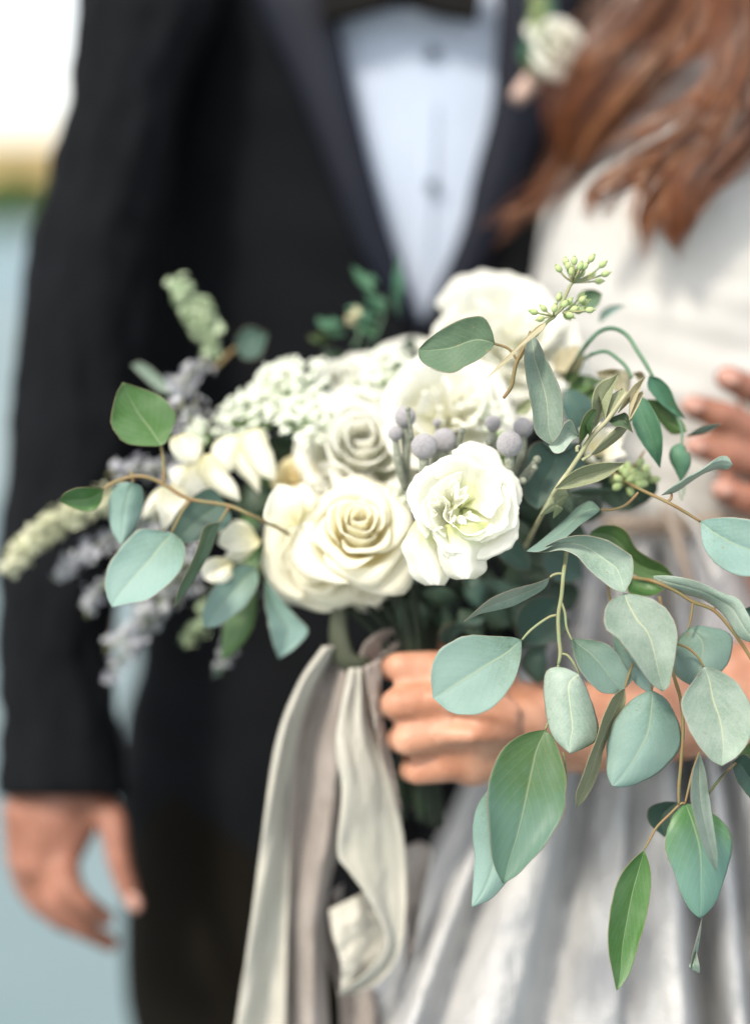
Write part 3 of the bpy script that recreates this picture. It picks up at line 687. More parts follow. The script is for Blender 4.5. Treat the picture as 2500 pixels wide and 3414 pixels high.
    sheet('sash_tail', b, M_SASH, 3, [(1035, 1530), (1060, 1600), (1110, 1760), (1160, 1900), (1190, 2000)], [(1090, 1540), (1120, 1610), (1170, 1720), (1205, 1850), (1235, 2000)], lambda s, t: .985 - .03 * t - .006 * math.sin(math.pi * s), 20, 6, .001)
    sheet('sash_tail', b, M_BODICE, 3, [(1120, 1550), (1210, 1640), (1280, 1800), (1330, 1950)], [(1190, 1550), (1260, 1640), (1330, 1800), (1420, 1990)], lambda s, t: .98 - .03 * t - .008 * math.sin(math.pi * s), 20, 6, .001)
    # hair
    def lock(guides, n, spread, seed, bright=0, r=.00016, conv=.5, wav=1.0):
        q = random.Random(seed); mb = MB(); W = [P(*g) for g in guides]; L = len(W)
        nc = max(9, n // 34); cl = []
        for c in range(nc):
            a, rr = q.random() * 6.283, math.sqrt(q.random())
            cl.append((math.cos(a) * rr, math.sin(a) * rr, q.random() * 6, q.uniform(.0005, .005) * wav, q.uniform(.82, 1.0), q.random(), q.uniform(.07, .2)))
        for k in range(n):
            cx, cy, ph, amp, fin, tone, cw = cl[q.randrange(nc)]
            if q.random() < .10: cx, cy, amp, cw = cx * 1.35, cy * 1.25, amp * 1.6, .5     # fly-away strands
            ox, oy = q.gauss(0, .6), q.gauss(0, .6); fin *= q.uniform(.9, 1); pts = []
            for i, p in enumerate(W):
                t = i / (L - 1); tt = (W[min(i + 1, L - 1)] - W[max(0, i - 1)]).normalized()
                sx = tt.cross(FWD).normalized(); s = max(spread[i], .0055)
                w2 = cw * (1 - .75 * t)
                pts.append(p + sx * (cx + ox * w2) * s * 1.05 + FWD * (cy + oy * w2) * s * .6 + sx * amp * math.sin(t * 6 + ph) + FWD * amp * .6 * math.cos(t * 5 + ph))
            m_ = L if fin > .79 else L - 1
            if m_ == L: pts[-1] = pts[-2].lerp(pts[-1], (fin - .738) / .262 * q.uniform(.75, 1.45))
            mb.tube(pts[:max(2, m_)], [r * 1.2] * (max(2, m_) - 1) + [r * .2], 3, 8 + 2 * L, mi=min(3, max(0, int(tone * 3.4 + q.uniform(-.3, .5) + bright * .8))))
        return mb
    H8 = lambda x, y, d: (1300 + x * .7264, y * .7264, d)
    allh = MB()
    def put(mb): allh.add(mb.v, mb.f); allh.m[-len(mb.m):] = mb.m
    # blurred lock falling behind, towards the groom
    put(lock([H8(1420, -250, 1.05), H8(1290, 60, 1.04), H8(1060, 320, 1.04), H8(870, 560, 1.05), H8(790, 790, 1.06)], 1700, [.026, .026, .026, .022, .010], 1, conv=.6))
    put(lock([H8(1330, -250, 1.05), H8(1170, 100, 1.05), H8(1020, 330, 1.05), H8(900, 560, 1.055), H8(830, 780, 1.06)], 1300, [.026, .024, .020, .016, .007], 2, conv=.6))
    put(lock([H8(1000, 450, 1.06), H8(800, 760, 1.07), H8(640, 930, 1.08), H8(430, 1030, 1.09)], 360, [.02, .014, .010, .004], 3, 1))
    put(lock([H8(950, 600, 1.06), H8(720, 880, 1.07), H8(580, 1010, 1.08), H8(470, 1160, 1.09)], 120, [.02, .012, .006, .003], 4))
    put(lock([H8(1260, -200, 1.03), H8(1130, 30, 1.03), H8(930, 220, 1.03), H8(760, 430, 1.04)], 300, [.014, .014, .010, .005], 14, 1))
    # nearer lock over the bodice
    put(lock([H8(1640, -250, .985), H8(1625, 100, .985), H8(1600, 350, .98), H8(1500, 600, .975), H8(1340, 770, .975)], 2600, [.020, .016, .017, .018, .012], 5, conv=.5))
    put(lock([H8(1740, -250, .985), H8(1710, 200, .985), H8(1640, 450, .98), H8(1560, 640, .975), H8(1430, 800, .972), H8(1360, 950, .972), H8(1330, 1120, .972)], 1700, [.024, .024, .024, .018, .013, .008, .003], 6, conv=.5))
    put(lock([H8(1480, 520, .975), H8(1330, 690, .975), H8(1120, 770, .975), H8(960, 860, .975), H8(880, 1000, .978)], 800, [.016, .013, .009, .006, .0025], 7))
    put(lock([H8(1450, 580, .975), H8(1250, 720, .975), H8(1090, 830, .975), H8(980, 930, .975), H8(940, 1050, .978)], 140, [.012, .008, .005, .004, .002], 17))
    put(lock([H8(1500, 600, .972), H8(1310, 720, .972), H8(1220, 830, .972), H8(1180, 980, .972), H8(1140, 1180, .974)], 800, [.014, .011, .010, .008, .003], 8, 1))
    put(lock([H8(1450, 620, .970), H8(1330, 760, .970), H8(1260, 900, .972), H8(1280, 1040, .972), H8(1330, 1190, .974)], 800, [.014, .012, .009, .006, .0025], 9))
    put(lock([H8(1560, 330, .978), H8(1430, 440, .978), H8(1250, 560, .98), H8(1050, 665, .982)], 340, [.010, .006, .004, .002], 10, 1))
    put(lock([H8(1640, 500, .97), H8(1530, 740, .97), H8(1440, 900, .97), H8(1370, 1050, .972)], 480, [.016, .010, .006, .002], 12))
    put(lock([H8(1450, -250, 1.0), H8(1430, -50, 1.0), H8(1400, 130, 1.0), H8(1320, 250, 1.0), H8(1240, 350, 1.005)], 110, [.010, .010, .008, .005, .003], 13, 1, conv=.2))
    h = allh.build('hair', M_HAIRS[0], b, mats=M_HAIRS)
    h['label'] = 'long loose auburn hair'
bride()

#BOUTONNIERE
def boutonniere():
    e = empty('boutonniere', P(1800, 180, 1.12), None, 'small white rose boutonniere pinned to the dark lapel beside the auburn hair', 'boutonniere')
    rose(e, 1885, 95, 1.070, 120, (.25, .35, .9), M_WHITE, 61, 16)
    mb = MB(); mb.tube([P(1850, 170, 1.10), P(1785, 250, 1.10), P(1720, 330, 1.095)], [.006, .0075, .006], 12, 10); mb.build('wrapped_stem', mat('pinkish_wrap', (.46, .33, .28), rough=.7), e)
    for k, (a, b2, c) in enumerate([((1800, 160), (1745, 120), (1730, 190)), ((1830, 210), (1765, 205), (1800, 255)), ((1790, 100), (1770, 30), (1820, 60)), ((1800, 190), (1725, 180), (1760, 235)), ((1830, 60), (1800, -10), (1850, 10)), ((1820, 200), (1790, 250), (1835, 240))]):
        mx = ((a[0] + b2[0]) / 2, (a[1] + b2[1]) / 2)
        leaf(e, 'teal' if k % 2 == 0 else 'green', 0, a, [(mx[0] - 18, mx[1] - 12)], b2, [c], 1.09)
    umb = spray(e, 'berry_sprig', [(1800, 150, 1.09), (1790, 60, 1.085), (1800, -20, 1.08)], .012, 60, .003, M_SEED, M_GTWIG, 3)
boutonniere()

#BOUQUET
BQ = empty('bouquet', P(1300, 2500, .9), None, 'hand-tied bouquet of white roses, lisianthus and blue-green eucalyptus held by the bride', 'bouquet')
def bouquet_flowers():
    rose(BQ, 1195, 1715, .832, 215, (.03, .42, .9), M_ROSE, 2, 18, cen=.15, ruf=.045, flat=1.12, label='cream rose with spiral heart')
    rose(BQ, 1030, 1860, .858, 240, (-.22, -.10, .97), M_ROSE, 5, 14, cen=.2, ruf=.05)
    rose(BQ, 1235, 1960, .868, 185, (.15, -.5, .85), M_ROSE, 6, 11, cen=.2, ruf=.07)
    rose(BQ, 1205, 1440, .868, 300, (-.02, .30, .95), M_WHITE, 9, 17, cen=.2, ruf=.06)
    lisi(BQ, 1560, 1675, .795, 195, (.10, .12, 1), 4, 10, label='open white lisianthus with ruffled petals', shift=(-50, 20))
    lisi(BQ, 1490, 1345, .865, 225, (.05, .35, .93), 11, 9, m=M_WHITE, shift=(10, 0))
    lisi(BQ, 1690, 1090, .93, 275, (.1, .45, .9), 14, 9, m=M_WHITE)
    rose(BQ, 1870, 1120, .95, 200, (.4, .4, .8), M_WHITE, 21, 12, ruf=.06)
    rose(BQ, 1370, 1180, .93, 230, (0, .6, .8), M_WHITE, 23, 12, ruf=.05)
    rose(BQ, 1120, 1240, .925, 230, (-.2, .6, .8), M_WHITE, 24, 12, ruf=.05)
    rose(BQ, 965, 1560, .885, 125, (-.3, .5, .8), M_PEACH, 25, 10, open_=.75, name='rosebud', label='peach-cream rosebud')
    rose(BQ, 1060, 1640, .875, 170, (-.3, .2, .9), M_WHITE, 28, 10)
    # hanging outer petals of the front lisianthus
    e = empty('lisianthus_petals', P(1480, 1850, .8), BQ)
    pet = lambda base, L, tip, R, d0, d1, cup, m=M_LISI: sheet('petal', e, m, 2, [base] + L + [tip], [base] + R + [tip], lambda s, t: d0 + (d1 - d0) * t - cup * math.sin(math.pi * s) * math.sin(math.pi * min(1, t * .9 + .1)) + .002 * t * math.sin(s * 14 + t * 2), 26, 20, .0003, edge=.02, seed=base[0])
    sheet('petal', e, M_LISI, 2, [(990, 1520), (930, 1620), (895, 1700), (930, 1790), (960, 1880), (1040, 1930)], [(1060, 1560), (1110, 1650), (1150, 1750), (1180, 1830), (1190, 1880), (1160, 1930)], lambda s, t: .812 + .006 * t - .010 * math.sin(math.pi * s) + .0016 * t * math.sin(s * 15), 26, 24, .0003, edge=.02, seed=3)
    sheet('petal', e, M_LISI, 2, [(1140, 1560), (1110, 1700), (1130, 1800), (1170, 1870), (1230, 1895)], [(1450, 1540), (1440, 1680), (1415, 1780), (1415, 1840), (1350, 1890)], lambda s, t: .808 + .004 * t - .014 * math.sin(math.pi * s) + .0016 * t * math.sin(s * 17), 26, 24, .0003, edge=.02, seed=8)
    # freesias on the left: pointed cream petals round short tubes
    def freesia(u, v, d, R, ax, seed, n=6, m=M_FREE, lab=None):
        q = random.Random(seed); Rm = R * px(d); A = CV(*ax); fr = frame_of(A, q.random() * 6); c = P(u, v, d) - A * Rm * .3
        f = empty('freesia', c, BQ)
        for i in range(n):
            petal(f, m, c, fr, Rm, i * 2 * math.pi / n + q.uniform(-.15, .15), .10, .40 if i % 2 else .55, -.6, .85, .72, bulge=.13, curl=.14, droop=.10, spiral=.02, ruf=.02, heart=-.2, seed=seed + i, nu=13, nv=13, narrow=.6)
        mb = MB(); mb.tube([c - A * Rm * .45, c - A * Rm * .9, c - A * Rm * 1.4], [Rm * .12, Rm * .07, Rm * .04], 8, 8); mb.build('flower_tube', M_GTWIG, f)
    def blossom(u, v, d, petals, lab=None):
        f = empty('freesia', P(u, v, d), BQ)
        for k, (base, L, tip, R, dd, cup) in enumerate(petals):
            sheet('petal', f, M_FREE, 1, [base] + L + [tip], [base] + R + [tip], lambda s_, t, dd=dd, cup=cup, k=k: dd - .008 * math.sin(math.pi * t * .8) + cup * (2 * s_ - 1) ** 2 * math.sin(math.pi * min(1, t * .9 + .08)) + .0012 * noise.noise(Vector((s_ * 4, t * 3, k + u))), 20, 11, .0004, edge=.02, seed=u + k)
    blossom(820, 1480, .88, [((1270, 925), [(1350, 900), (1400, 990), (1430, 1080)], (1428, 1168), [(1250, 1000), (1290, 1080), (1360, 1150)], .876, .008),
                             ((1240, 930), [(1190, 990), (1210, 1100), (1290, 1180)], (1345, 1238), [(1330, 960), (1330, 1060), (1350, 1150)], .884, .008),
                             ((1240, 940), [(1180, 940), (1110, 980), (1100, 1060)], (1150, 1130), [(1270, 980), (1250, 1060), (1200, 1120)], .882, .006)])
    blossom(690, 1600, .875, [((1060, 1035), [(1110, 1040), (1170, 1120), (1230, 1200)], (1245, 1275), [(1020, 1120), (1080, 1200), (1160, 1250)], .868, .008),
                              ((1040, 1050), [(980, 1110), (950, 1180), (960, 1240)], (1040, 1290), [(1110, 1080), (1130, 1170), (1110, 1250)], .876, .007),
                              ((1010, 1090), [(950, 1090), (900, 1110), (880, 1140)], (905, 1215), [(1010, 1140), (990, 1190), (950, 1210)], .88, .005)])
    blossom(590, 1480, .885, [((940, 935), [(890, 950), (885, 1000), (920, 1060)], (975, 1085), [(1000, 950), (1035, 1000), (1030, 1060)], .88, -.008), ((950, 930), [(930, 960), (960, 1030)], (1045, 1050), [(1010, 940), (1050, 1000)], .886, -.006)])
    blossom(560, 1700, .875, [((900, 1190), [(820, 1210), (812, 1290), (830, 1360)], (848, 1430), [(960, 1220), (960, 1290), (900, 1370)], .87, -.006), ((860, 1200), [(800, 1230), (760, 1290)], (735, 1370), [(850, 1250), (810, 1330)], .885, .004)])
    blossom(950, 1690, .855, [((1545, 1400), [(1450, 1400), (1370, 1370), (1390, 1270)], (1440, 1188), [(1570, 1330), (1560, 1250), (1500, 1200)], .855, -.010), ((1560, 1390), [(1480, 1330), (1500, 1230)], (1570, 1180), [(1620, 1320), (1620, 1230)], .862, -.006)])
    blossom(780, 1790, .88, [((1350, 1480), [(1280, 1400), (1200, 1390), (1150, 1430)], (1130, 1500), [(1330, 1520), (1250, 1540), (1180, 1530)], .876, -.006), ((1340, 1500), [(1290, 1560), (1230, 1590)], (1160, 1570), [(1300, 1470), (1220, 1500)], .882, .005), ((1330, 1470), [(1310, 1420), (1270, 1385)], (1210, 1375), [(1290, 1480), (1230, 1450)], .88, .005)])
    blossom(720, 1900, .88, [((1210, 1600), [(1150, 1570), (1080, 1580), (1045, 1630)], (1060, 1680), [(1200, 1650), (1150, 1690), (1100, 1700)], .878, -.006), ((1200, 1590), [(1140, 1620), (1110, 1670)], (1120, 1710), [(1210, 1660), (1170, 1700)], .87, .004)])
    freesia(1990, 1500, .86, 110, (.3, .2, .8), 38)
    rose(BQ, 900, 1240, .93, 120, (-.3, .6, .7), M_WHITE, 71, 9); rose(BQ, 1500, 1190, .93, 150, (0, .6, .8), M_WHITE, 72, 9)
    # lace flowers
    umbel(BQ, 930, 1260, .905, 150, (-.35, .6, .7), 41, 30, 9, 7.5); umbel(BQ, 800, 1370, .905, 130, (-.5, .45, .7), 42, 26, 9, 7.5)
    umbel(BQ, 1290, 1240, .90, 130, (0, .5, .85), 43, 26, 9, 6.5); umbel(BQ, 1030, 1370, .88, 110, (-.1, .5, .8), 44, 22, 9, 7)
    umbel(BQ, 1640, 1370, .865, 60, (.2, .6, .8), 45, 12, 9, 5.5); umbel(BQ, 1590, 1260, .90, 110, (.2, .6, .8), 46, 18, 9, 6.5)
    umbel(BQ, 1330, 1650, .86, 60, (.1, .5, .85), 47, 12, 9, 5.5); umbel(BQ, 640, 1440, .91, 70, (-.6, .5, .6), 48, 14, 9, 7)
    # sprays on the left
    sp = lambda pts, s, n, r, m, st, seed, **k: spray(BQ, k.pop('name', 'statice_spray'), pts, s, n, r, m, st, seed, **k)
    sp([(640, 1420, .92), (600, 1300, .93), (690, 1190, .94)], .016, 120, .0032, M_LAV, M_GTWIG, 51)
    sp([(640, 1600, .92), (500, 1560, .93), (360, 1580, .94)], .014, 130, .0032, M_LAV, M_GTWIG, 52)
    sp([(560, 1700, .93), (380, 1790, .94), (260, 1860, .95), (180, 1930, .96)], .012, 150, .0032, M_LAV, M_GTWIG, 53)
    sp([(540, 1760, .93), (400, 1900, .94), (300, 2000, .95), (290, 2060, .955)], .012, 110, .0032, M_LAV, M_GTWIG, 54)
    sp([(640, 1850, .93), (520, 2020, .94), (420, 2120, .95), (350, 2170, .96)], .013, 120, .0034, M_LAV, M_GTWIG, 55)
    sp([(640, 1900, .94), (480, 2100, .95), (400, 2200, .96), (360, 2260, .97)], .012, 110, .0034, M_LAV, M_GTWIG, 56)
    sp([(800, 1900, .94), (690, 2050, .95), (620, 2160, .96)], .012, 100, .0030, M_SPIKE, M_GTWIG, 57)
    sp([(840, 1950, .94), (780, 2110, .95), (730, 2250, .96)], .008, 60, .0030, M_LAV, M_GTWIG, 58)
    sp([(700, 1160, .955), (650, 1060, .96), (590, 930, .965)], .007, 90, .0034, M_SPIKE, M_GTWIG, 59, name='veronica_spike', taper=.5)
    sp([(715, 1130, .955), (690, 1060, .96), (670, 1010, .965)], .007, 40, .0032, M_SPIKE, M_GTWIG, 60, name='veronica_spike', taper=.5)
    sp([(420, 1660, .92), (260, 1700, .93), (120, 1790, .94), (20, 1900, .95)], .0085, 420, .0030, M_CREAMSPIKE, M_GTWIG, 61, name='feathery_spike', taper=.3)
    sp([(1700, 1560, .86), (1660, 1500, .86), (1660, 1440, .86)], .006, 30, .0022, M_FGREEN, M_GTWIG, 62, name='filler_sprig')
    # brunia
    e = empty('brunia_sprig', P(1430, 1650, .84), BQ)
    for i, (x, y, r, d, sx, sy) in enumerate([(918, 900, 66, .835, 925, 1300), (858, 1000, 47, .832, 920, 1340), (1035, 1080, 80, .815, 990, 1330), (1160, 1042, 75, .828, 1040, 1330), (1455, 938, 50, .835, 1440, 1300), (1557, 1065, 80, .812, 1510, 1320), (1640, 965, 62, .83, 1560, 1300), (1112, 935, 26, .85, 1090, 1200)]):
        q = tr(2, (x, y)); s = tr(2, (sx, sy)); r_ = r * .5448
        mb = MB(); mb.ball(P(q[0], q[1], d), r_ * px(d), 40, 28); o = mb.build('brunia_ball', M_BRUN, e)
        for vv in o.data.vertices:
            c = P(q[0], q[1], d); dr = (vv.co - c).normalized(); vv.co += dr * (.00018 * noise.noise(dr * 22 + Vector((i, 0, 0))) + .0002 * noise.noise(dr * 7))
        mb = MB(); mb.tube([P(q[0], q[1] + r_ * .7, d + .001), P((q[0] * 1.5 + s[0] * .5) / 2 + 3, (q[1] + s[1]) / 2 + r_ * .4, d + .003), P(s[0], s[1], d + .012)], [r_ * .42 * px(d), .0026, .0022], 12, 12); mb.build('stem', M_BRUNST, e)
    # bare brunia stubs with tiny ends
    for (x, y, sx, sy, r) in [(935, 850, 965, 1050, 13), (1265, 985, 1235, 1110, 17), (1435, 1050, 1440, 1150, 20), (1725, 1160, 1590, 1330, 20), (1640, 1290, 1560, 1310, 18), (1180, 1150, 1100, 1230, 14), (1500, 1090, 1420, 1200, 12), (1710, 1210, 1660, 1290, 16)]:
        q = tr(2, (x, y)); s = tr(2, (sx, sy)); d = .82; rr = r * .5448 * px(d)
        mb = MB(); mb.tube([P(*q, d), P(*s, d + .01)], [rr, rr * 1.05], 10, 6); mb.ball(P(*q, d), rr * 1.3, 12, 8); mb.build('stem', M_BRUNST, e)
bouquet_flowers()
def stemset(parent, m, reg, lines, d, r=.0009, name='stem'):
    mb = MB()
    for ln in lines:
        rr = ln[-1] if isinstance(ln[-1], float) else r
        pts = [p for p in ln if isinstance(p, tuple)]
        rr *= .82
        mb.tube([P(*tr(reg, p[:2]), p[2] if len(p) > 2 else d) for p in pts], [rr] * (len(pts) - 1) + [rr * .75], 8, 6 * len(pts))
    return mb.build(name, m, parent)
def bouquet_leaves():
    B = lambda name, u, v, d=.8: empty(name, P(u, v, d), BQ)
    # lower left-hand hanging branch
    e = B('eucalyptus_branch', 1880, 1900)
    leaf(e, 'euc', 4, (490, 410), [(440, 395), (350, 390), (250, 385), (170, 405), (100, 450), (60, 520), (53, 600)], (62, 690), [(484, 500), (462, 590), (400, 690), (330, 750), (250, 773), (150, 760)], .793, .785)
    leaf(e, 'pale', 4, (625, 108), [(560, 135), (450, 165), (350, 205), (290, 250)], (207, 325), [(600, 160), (530, 205), (450, 245), (360, 270), (290, 285)], .797, .79, tilt=.015)
    leaf(e, 'euc', 4, (725, 405), [(790, 405), (880, 420), (940, 460), (990, 540), (1020, 600)], (960, 668), [(740, 480), (770, 560), (820, 620), (880, 665)], .805, .80)
    leaf(e, 'pale', 4, (765, 575), [(700, 545), (640, 540), (602, 570), (595, 680), (610, 790), (640, 880)], (720, 957), [(800, 640), (830, 720), (858, 830), (850, 890), (790, 932)], .792, .785, cup=-.008)
    leaf(e, 'mix', 4, (603, 842), [(520, 855), (430, 900), (370, 980), (330, 1090), (322, 1180), (330, 1300), (345, 1450), (365, 1520)], (400, 1585), [(640, 880), (680, 980), (705, 1080), (700, 1200), (670, 1290), (600, 1400), (530, 1480), (470, 1540)], .795, .782, cup=.007)
    leaf(e, 'euc', 4, (330, 1130), [(280, 1200), (255, 1290), (252, 1370), (262, 1450), (255, 1560)], (248, 1698), [(400, 1250), (450, 1400), (440, 1530), (350, 1650)], .806, .80)
    stemset(e, M_GTWIG, 4, [[(640, -160, .88), (700, -60, .84), (700, 20, .81), (690, 90), (680, 200), (665, 290), (668, 400), (675, 470), (665, 530), .0014], [(655, 290), (620, 300), (560, 340), (520, 375), (490, 410)], [(680, 230), (697, 280), (705, 350), (730, 410)], [(678, 475), (710, 485), (745, 530), (765, 575)],
                             [(690, 92), (665, 90), (640, 97), (625, 108)], [(665, 530), (640, 700), (620, 790), (603, 842)], [(690, 950), (700, 1040), (705, 1100)]], .797, .0009)
    e = B('eucalyptus_branch', 2100, 1950)
    leaf(e, 'pale', 4, (985, 185), [(920, 215), (888, 270), (890, 355), (950, 400), (1010, 480), (1060, 550), (1110, 620)], (1165, 658), [(1060, 195), (1150, 230), (1210, 290), (1240, 380), (1230, 470), (1215, 560), (1200, 630)], .787, .78, cup=.006)
    leaf(e, 'euc', 4, (930, 380), [(935, 450), (970, 530), (1020, 600), (1060, 640)], (1115, 670), [(1000, 420), (1060, 500), (1110, 560), (1125, 620)], .805, .80)
    leaf(e, 'olive', 4, (985, 640), [(930, 680), (880, 780), (850, 880), (810, 980), (780, 1070), (750, 1150)], (752, 1217), [(990, 700), (970, 780), (920, 850), (880, 950), (860, 1050), (800, 1170)], .80, .79, tilt=.02)
    leaf(e, 'euc', 4, (1110, 650), [(1030, 690), (960, 760), (910, 860), (898, 960), (900, 1060)], (925, 1115), [(1180, 690), (1230, 770), (1258, 870), (1240, 950), (1160, 1040), (1050, 1100), (980, 1120)], .797, .787, cup=-.006)
    leaf(e, 'pale', 3, (330, 1810), [(400, 1760), (500, 1720), (620, 1710), (740, 1740), (830, 1795), (882, 1835), (882, 1950)], (835, 2045), [(400, 1805), (480, 1795), (560, 1830), (620, 1900), (700, 1970), (770, 2020)], .80, .785, cup=.01)
    leaf(e, 'euc', 3, (700, 1560), [(640, 1510), (570, 1540), (500, 1610), (420, 1680), (350, 1740)], (265, 1803), [(640, 1610), (580, 1650), (500, 1720), (420, 1770), (340, 1805)], .81, .797, tilt=-.02)
    stemset(e, M_TWIG, 4, [[(1025, 520), (1000, 590), (985, 640)], [(1115, 600), (1113, 650)], [(905, 140), (920, 240), (980, 350, .81), (1025, 520, .805)]], .797)
    e = B('eucalyptus_branch', 2150, 1920)
    leaf(e, 'euc', 4, (1290, 355), [(1250, 400), (1220, 470), (1215, 540), (1240, 590)], (1300, 628), [(1340, 340), (1400, 350), (1460, 360), (1500, 400), (1500, 470), (1470, 540), (1400, 600)], .81, .805)
    leaf(e, 'pale', 4, (1365, 540), [(1320, 600), (1270, 670), (1255, 740), (1290, 830), (1340, 920), (1400, 990)], (1450, 1017), [(1430, 555), (1510, 600), (1570, 680), (1600, 760), (1595, 850), (1570, 920), (1520, 975)], .785, .777, cup=.006)
    leaf(e, 'pale', 4, (1120, 100), [(1200, 100), (1330, 125), (1450, 180), (1530, 210), (1570, 270), (1600, 330)], (1650, 440), [(1150, 150), (1250, 185), (1360, 215), (1440, 270), (1490, 330), (1540, 400)], .80, .785, tilt=.015)
    leaf(e, 'deep', 4, (1560, 260), [(1600, 250), (1680, 280)], (1700, 360), [(1590, 320), (1640, 370)], .81)
    stemset(e, M_TWIG, 4, [[(960, 100, .82), (1060, 115, .81), (1130, 130), (1230, 175), (1310, 225), (1410, 265), (1490, 350), (1587, 490), (1700, 700), .0013], [(1312, 228), (1305, 290), (1290, 355)], [(1410, 265), (1425, 245), (1440, 240)]], .80, .0009)
    e = B('eucalyptus_branch', 2250, 2250)
    leaf(e, 'green', 4, (1078, 1420), [(1010, 1480), (950, 1570), (920, 1680), (905, 1800), (905, 1900), (925, 2010)], (945, 2100), [(1105, 1500), (1112, 1600), (1085, 1760), (1050, 1880), (1010, 2010), (970, 2075)], .79, .783, cup=.006)
    leaf(e, 'mix', 4, (1275, 1195), [(1215, 1260), (1180, 1350), (1180, 1420), (1220, 1530), (1250, 1620), (1290, 1700)], (1345, 1752), [(1350, 1215), (1430, 1260), (1490, 1330), (1502, 1410), (1470, 1540), (1430, 1660), (1385, 1720)], .798, .79)
    leaf(e, 'pale', 4, (1345, 950), [(1310, 1050), (1303, 1180), (1330, 1300), (1370, 1420)], (1425, 1525), [(1375, 1050), (1395, 1180), (1415, 1320), (1432, 1440)], .787, .777, tilt=.02)
    leaf(e, 'deep', 4, (1235, 1190), [(1170, 1190), (1100, 1220), (1100, 1290)], (1175, 1360), [(1240, 1260), (1220, 1320)], .82)
    leaf(e, 'deep', 4, (1500, 1000), [(1520, 1080), (1560, 1140)], (1640, 1230), [(1560, 960), (1620, 1020), (1660, 1120)], .80)
    leaf(e, 'green', 4, (1520, 965), [(1560, 930), (1620, 880)], (1700, 870), [(1560, 990), (1640, 980)], .805)
    leaf(e, 'pale', 4, (1357, 1740), [(1335, 1830), (1310, 1920)], (1300, 2000), [(1348, 1830), (1332, 1920)], .80, cup=.001)
    leaf(e, 'pale', 4, (1325, 1900), [(1305, 1960), (1295, 1985)], (1345, 2015), [(1335, 1940), (1345, 1985)], .80, cup=.001)
    leaf(e, 'sage', 4, (1500, 1020), [(1450, 1060), (1400, 1120)], (1385, 1165), [(1455, 1075), (1410, 1130)], .80)
    stemset(e, M_TWIG, 4, [[(1150, 200, .82), (1200, 430, .81), (1215, 560), (1250, 680), (1265, 820), (1255, 1000), (1245, 1120), (1245, 1205), .0012], [(1240, 430), (1290, 450), (1335, 490), (1365, 540)], [(1212, 560), (1235, 640), (1255, 700), (1250, 720)],
                            [(1245, 1205), (1200, 1250), (1140, 1310), (1105, 1370), (1078, 1420)], [(1245, 1205), (1262, 1195), (1275, 1200)], [(1345, 950), (1310, 1050, .80), (1275, 1195)], [(1520, 1000), (1460, 1060), (1400, 1140)]], .797, .0009)
    e = B('eucalyptus_branch', 2150, 1640)
    leaf(e, 'euc', 3, (1275, 1630), [(1340, 1610), (1450, 1605), (1562, 1620), (1650, 1660), (1720, 1730)], (1770, 1880), [(1280, 1700), (1300, 1790), (1370, 1880), (1450, 1930), (1562, 1950), (1680, 1950)], .795, .785)
    leaf(e, 'pale', 3, (1045, 1478), [(1120, 1420), (1200, 1370), (1290, 1320), (1370, 1260), (1430, 1250)], (1462, 1300), [(1130, 1460), (1220, 1400), (1300, 1350), (1380, 1325), (1430, 1330)], .80, .785, tilt=.015)
    leaf(e, 'dark', 3, (800, 1300), [(900, 1300), (1000, 1370), (1025, 1450)], (960, 1520), [(700, 1420), (720, 1520), (840, 1570)], .86)
    stemset(e, M_TWIG, 3, [[(700, 1300, .85), (850, 1400, .83), (920, 1440, .815), (1080, 1515), (1180, 1570), (1275, 1630), .0012], [(1080, 1520), (1105, 1495), (1110, 1465)], [(700, 1560), (770, 1560), (840, 1535), (890, 1490), (915, 1460)], [(820, 1370, .84), (880, 1320, .84), (920, 1270, .84), (950, 1220, .845)]], .80, .0010)
    e = B('eucalyptus_branch', 2000, 1780, .83)
    leaf(e, 'green', 3, (640, 1690), [(700, 1655), (780, 1650), (850, 1690), (900, 1780), (980, 1840), (1060, 1880)], (1125, 1950), [(640, 1730), (740, 1780), (840, 1900), (950, 1960), (1050, 1960)], .83, .825)
    leaf(e, 'green', 3, (870, 1950), [(940, 1955), (1000, 1980)], (1065, 2020), [(850, 2010), (870, 2050), (950, 2062), (1020, 2050)], .83)
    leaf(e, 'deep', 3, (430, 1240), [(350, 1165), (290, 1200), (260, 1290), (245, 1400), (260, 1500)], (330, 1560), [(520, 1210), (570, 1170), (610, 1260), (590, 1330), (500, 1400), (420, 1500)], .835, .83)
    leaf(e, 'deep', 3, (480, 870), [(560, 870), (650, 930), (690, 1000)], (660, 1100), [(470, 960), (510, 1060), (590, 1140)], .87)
    leaf(e, 'pale', 3, (288, 520), [(262, 620), (255, 700), (275, 850), (300, 980), (325, 1120)], (420, 1195), [(340, 590), (390, 700), (440, 800), (475, 900), (478, 1050), (470, 1150)], .80, .80, cup=.008)
    leaf(e, 'pale', 3, (395, 1190), [(450, 1140), (490, 1060), (530, 1045)], (572, 1140), [(430, 1232), (480, 1225), (530, 1165)], .80)
    leaf(e, 'sage', 2, (1468, 450), [(1450, 370), (1410, 300), (1350, 280), (1250, 305), (1130, 370), (1050, 430)], (998, 487), [(1440, 490), (1380, 540), (1290, 590), (1190, 632), (1080, 600), (1010, 550)], .79, .783, cup=.005)
    leaf(e, 'gold', 3, (380, 475), [(330, 500), (260, 570), (180, 650), (100, 730)], (32, 806), [(370, 510), (300, 570), (230, 625), (150, 710)], .79, .78, tilt=-.014)
    leaf(e, 'sage', 3, (560, 330), [(600, 290), (660, 285)], (708, 310), [(610, 410), (680, 380)], .86)
    leaf(e, 'euc', 3, (690, 480), [(700, 420), (760, 380)], (850, 375), [(730, 450), (790, 410)], .89)
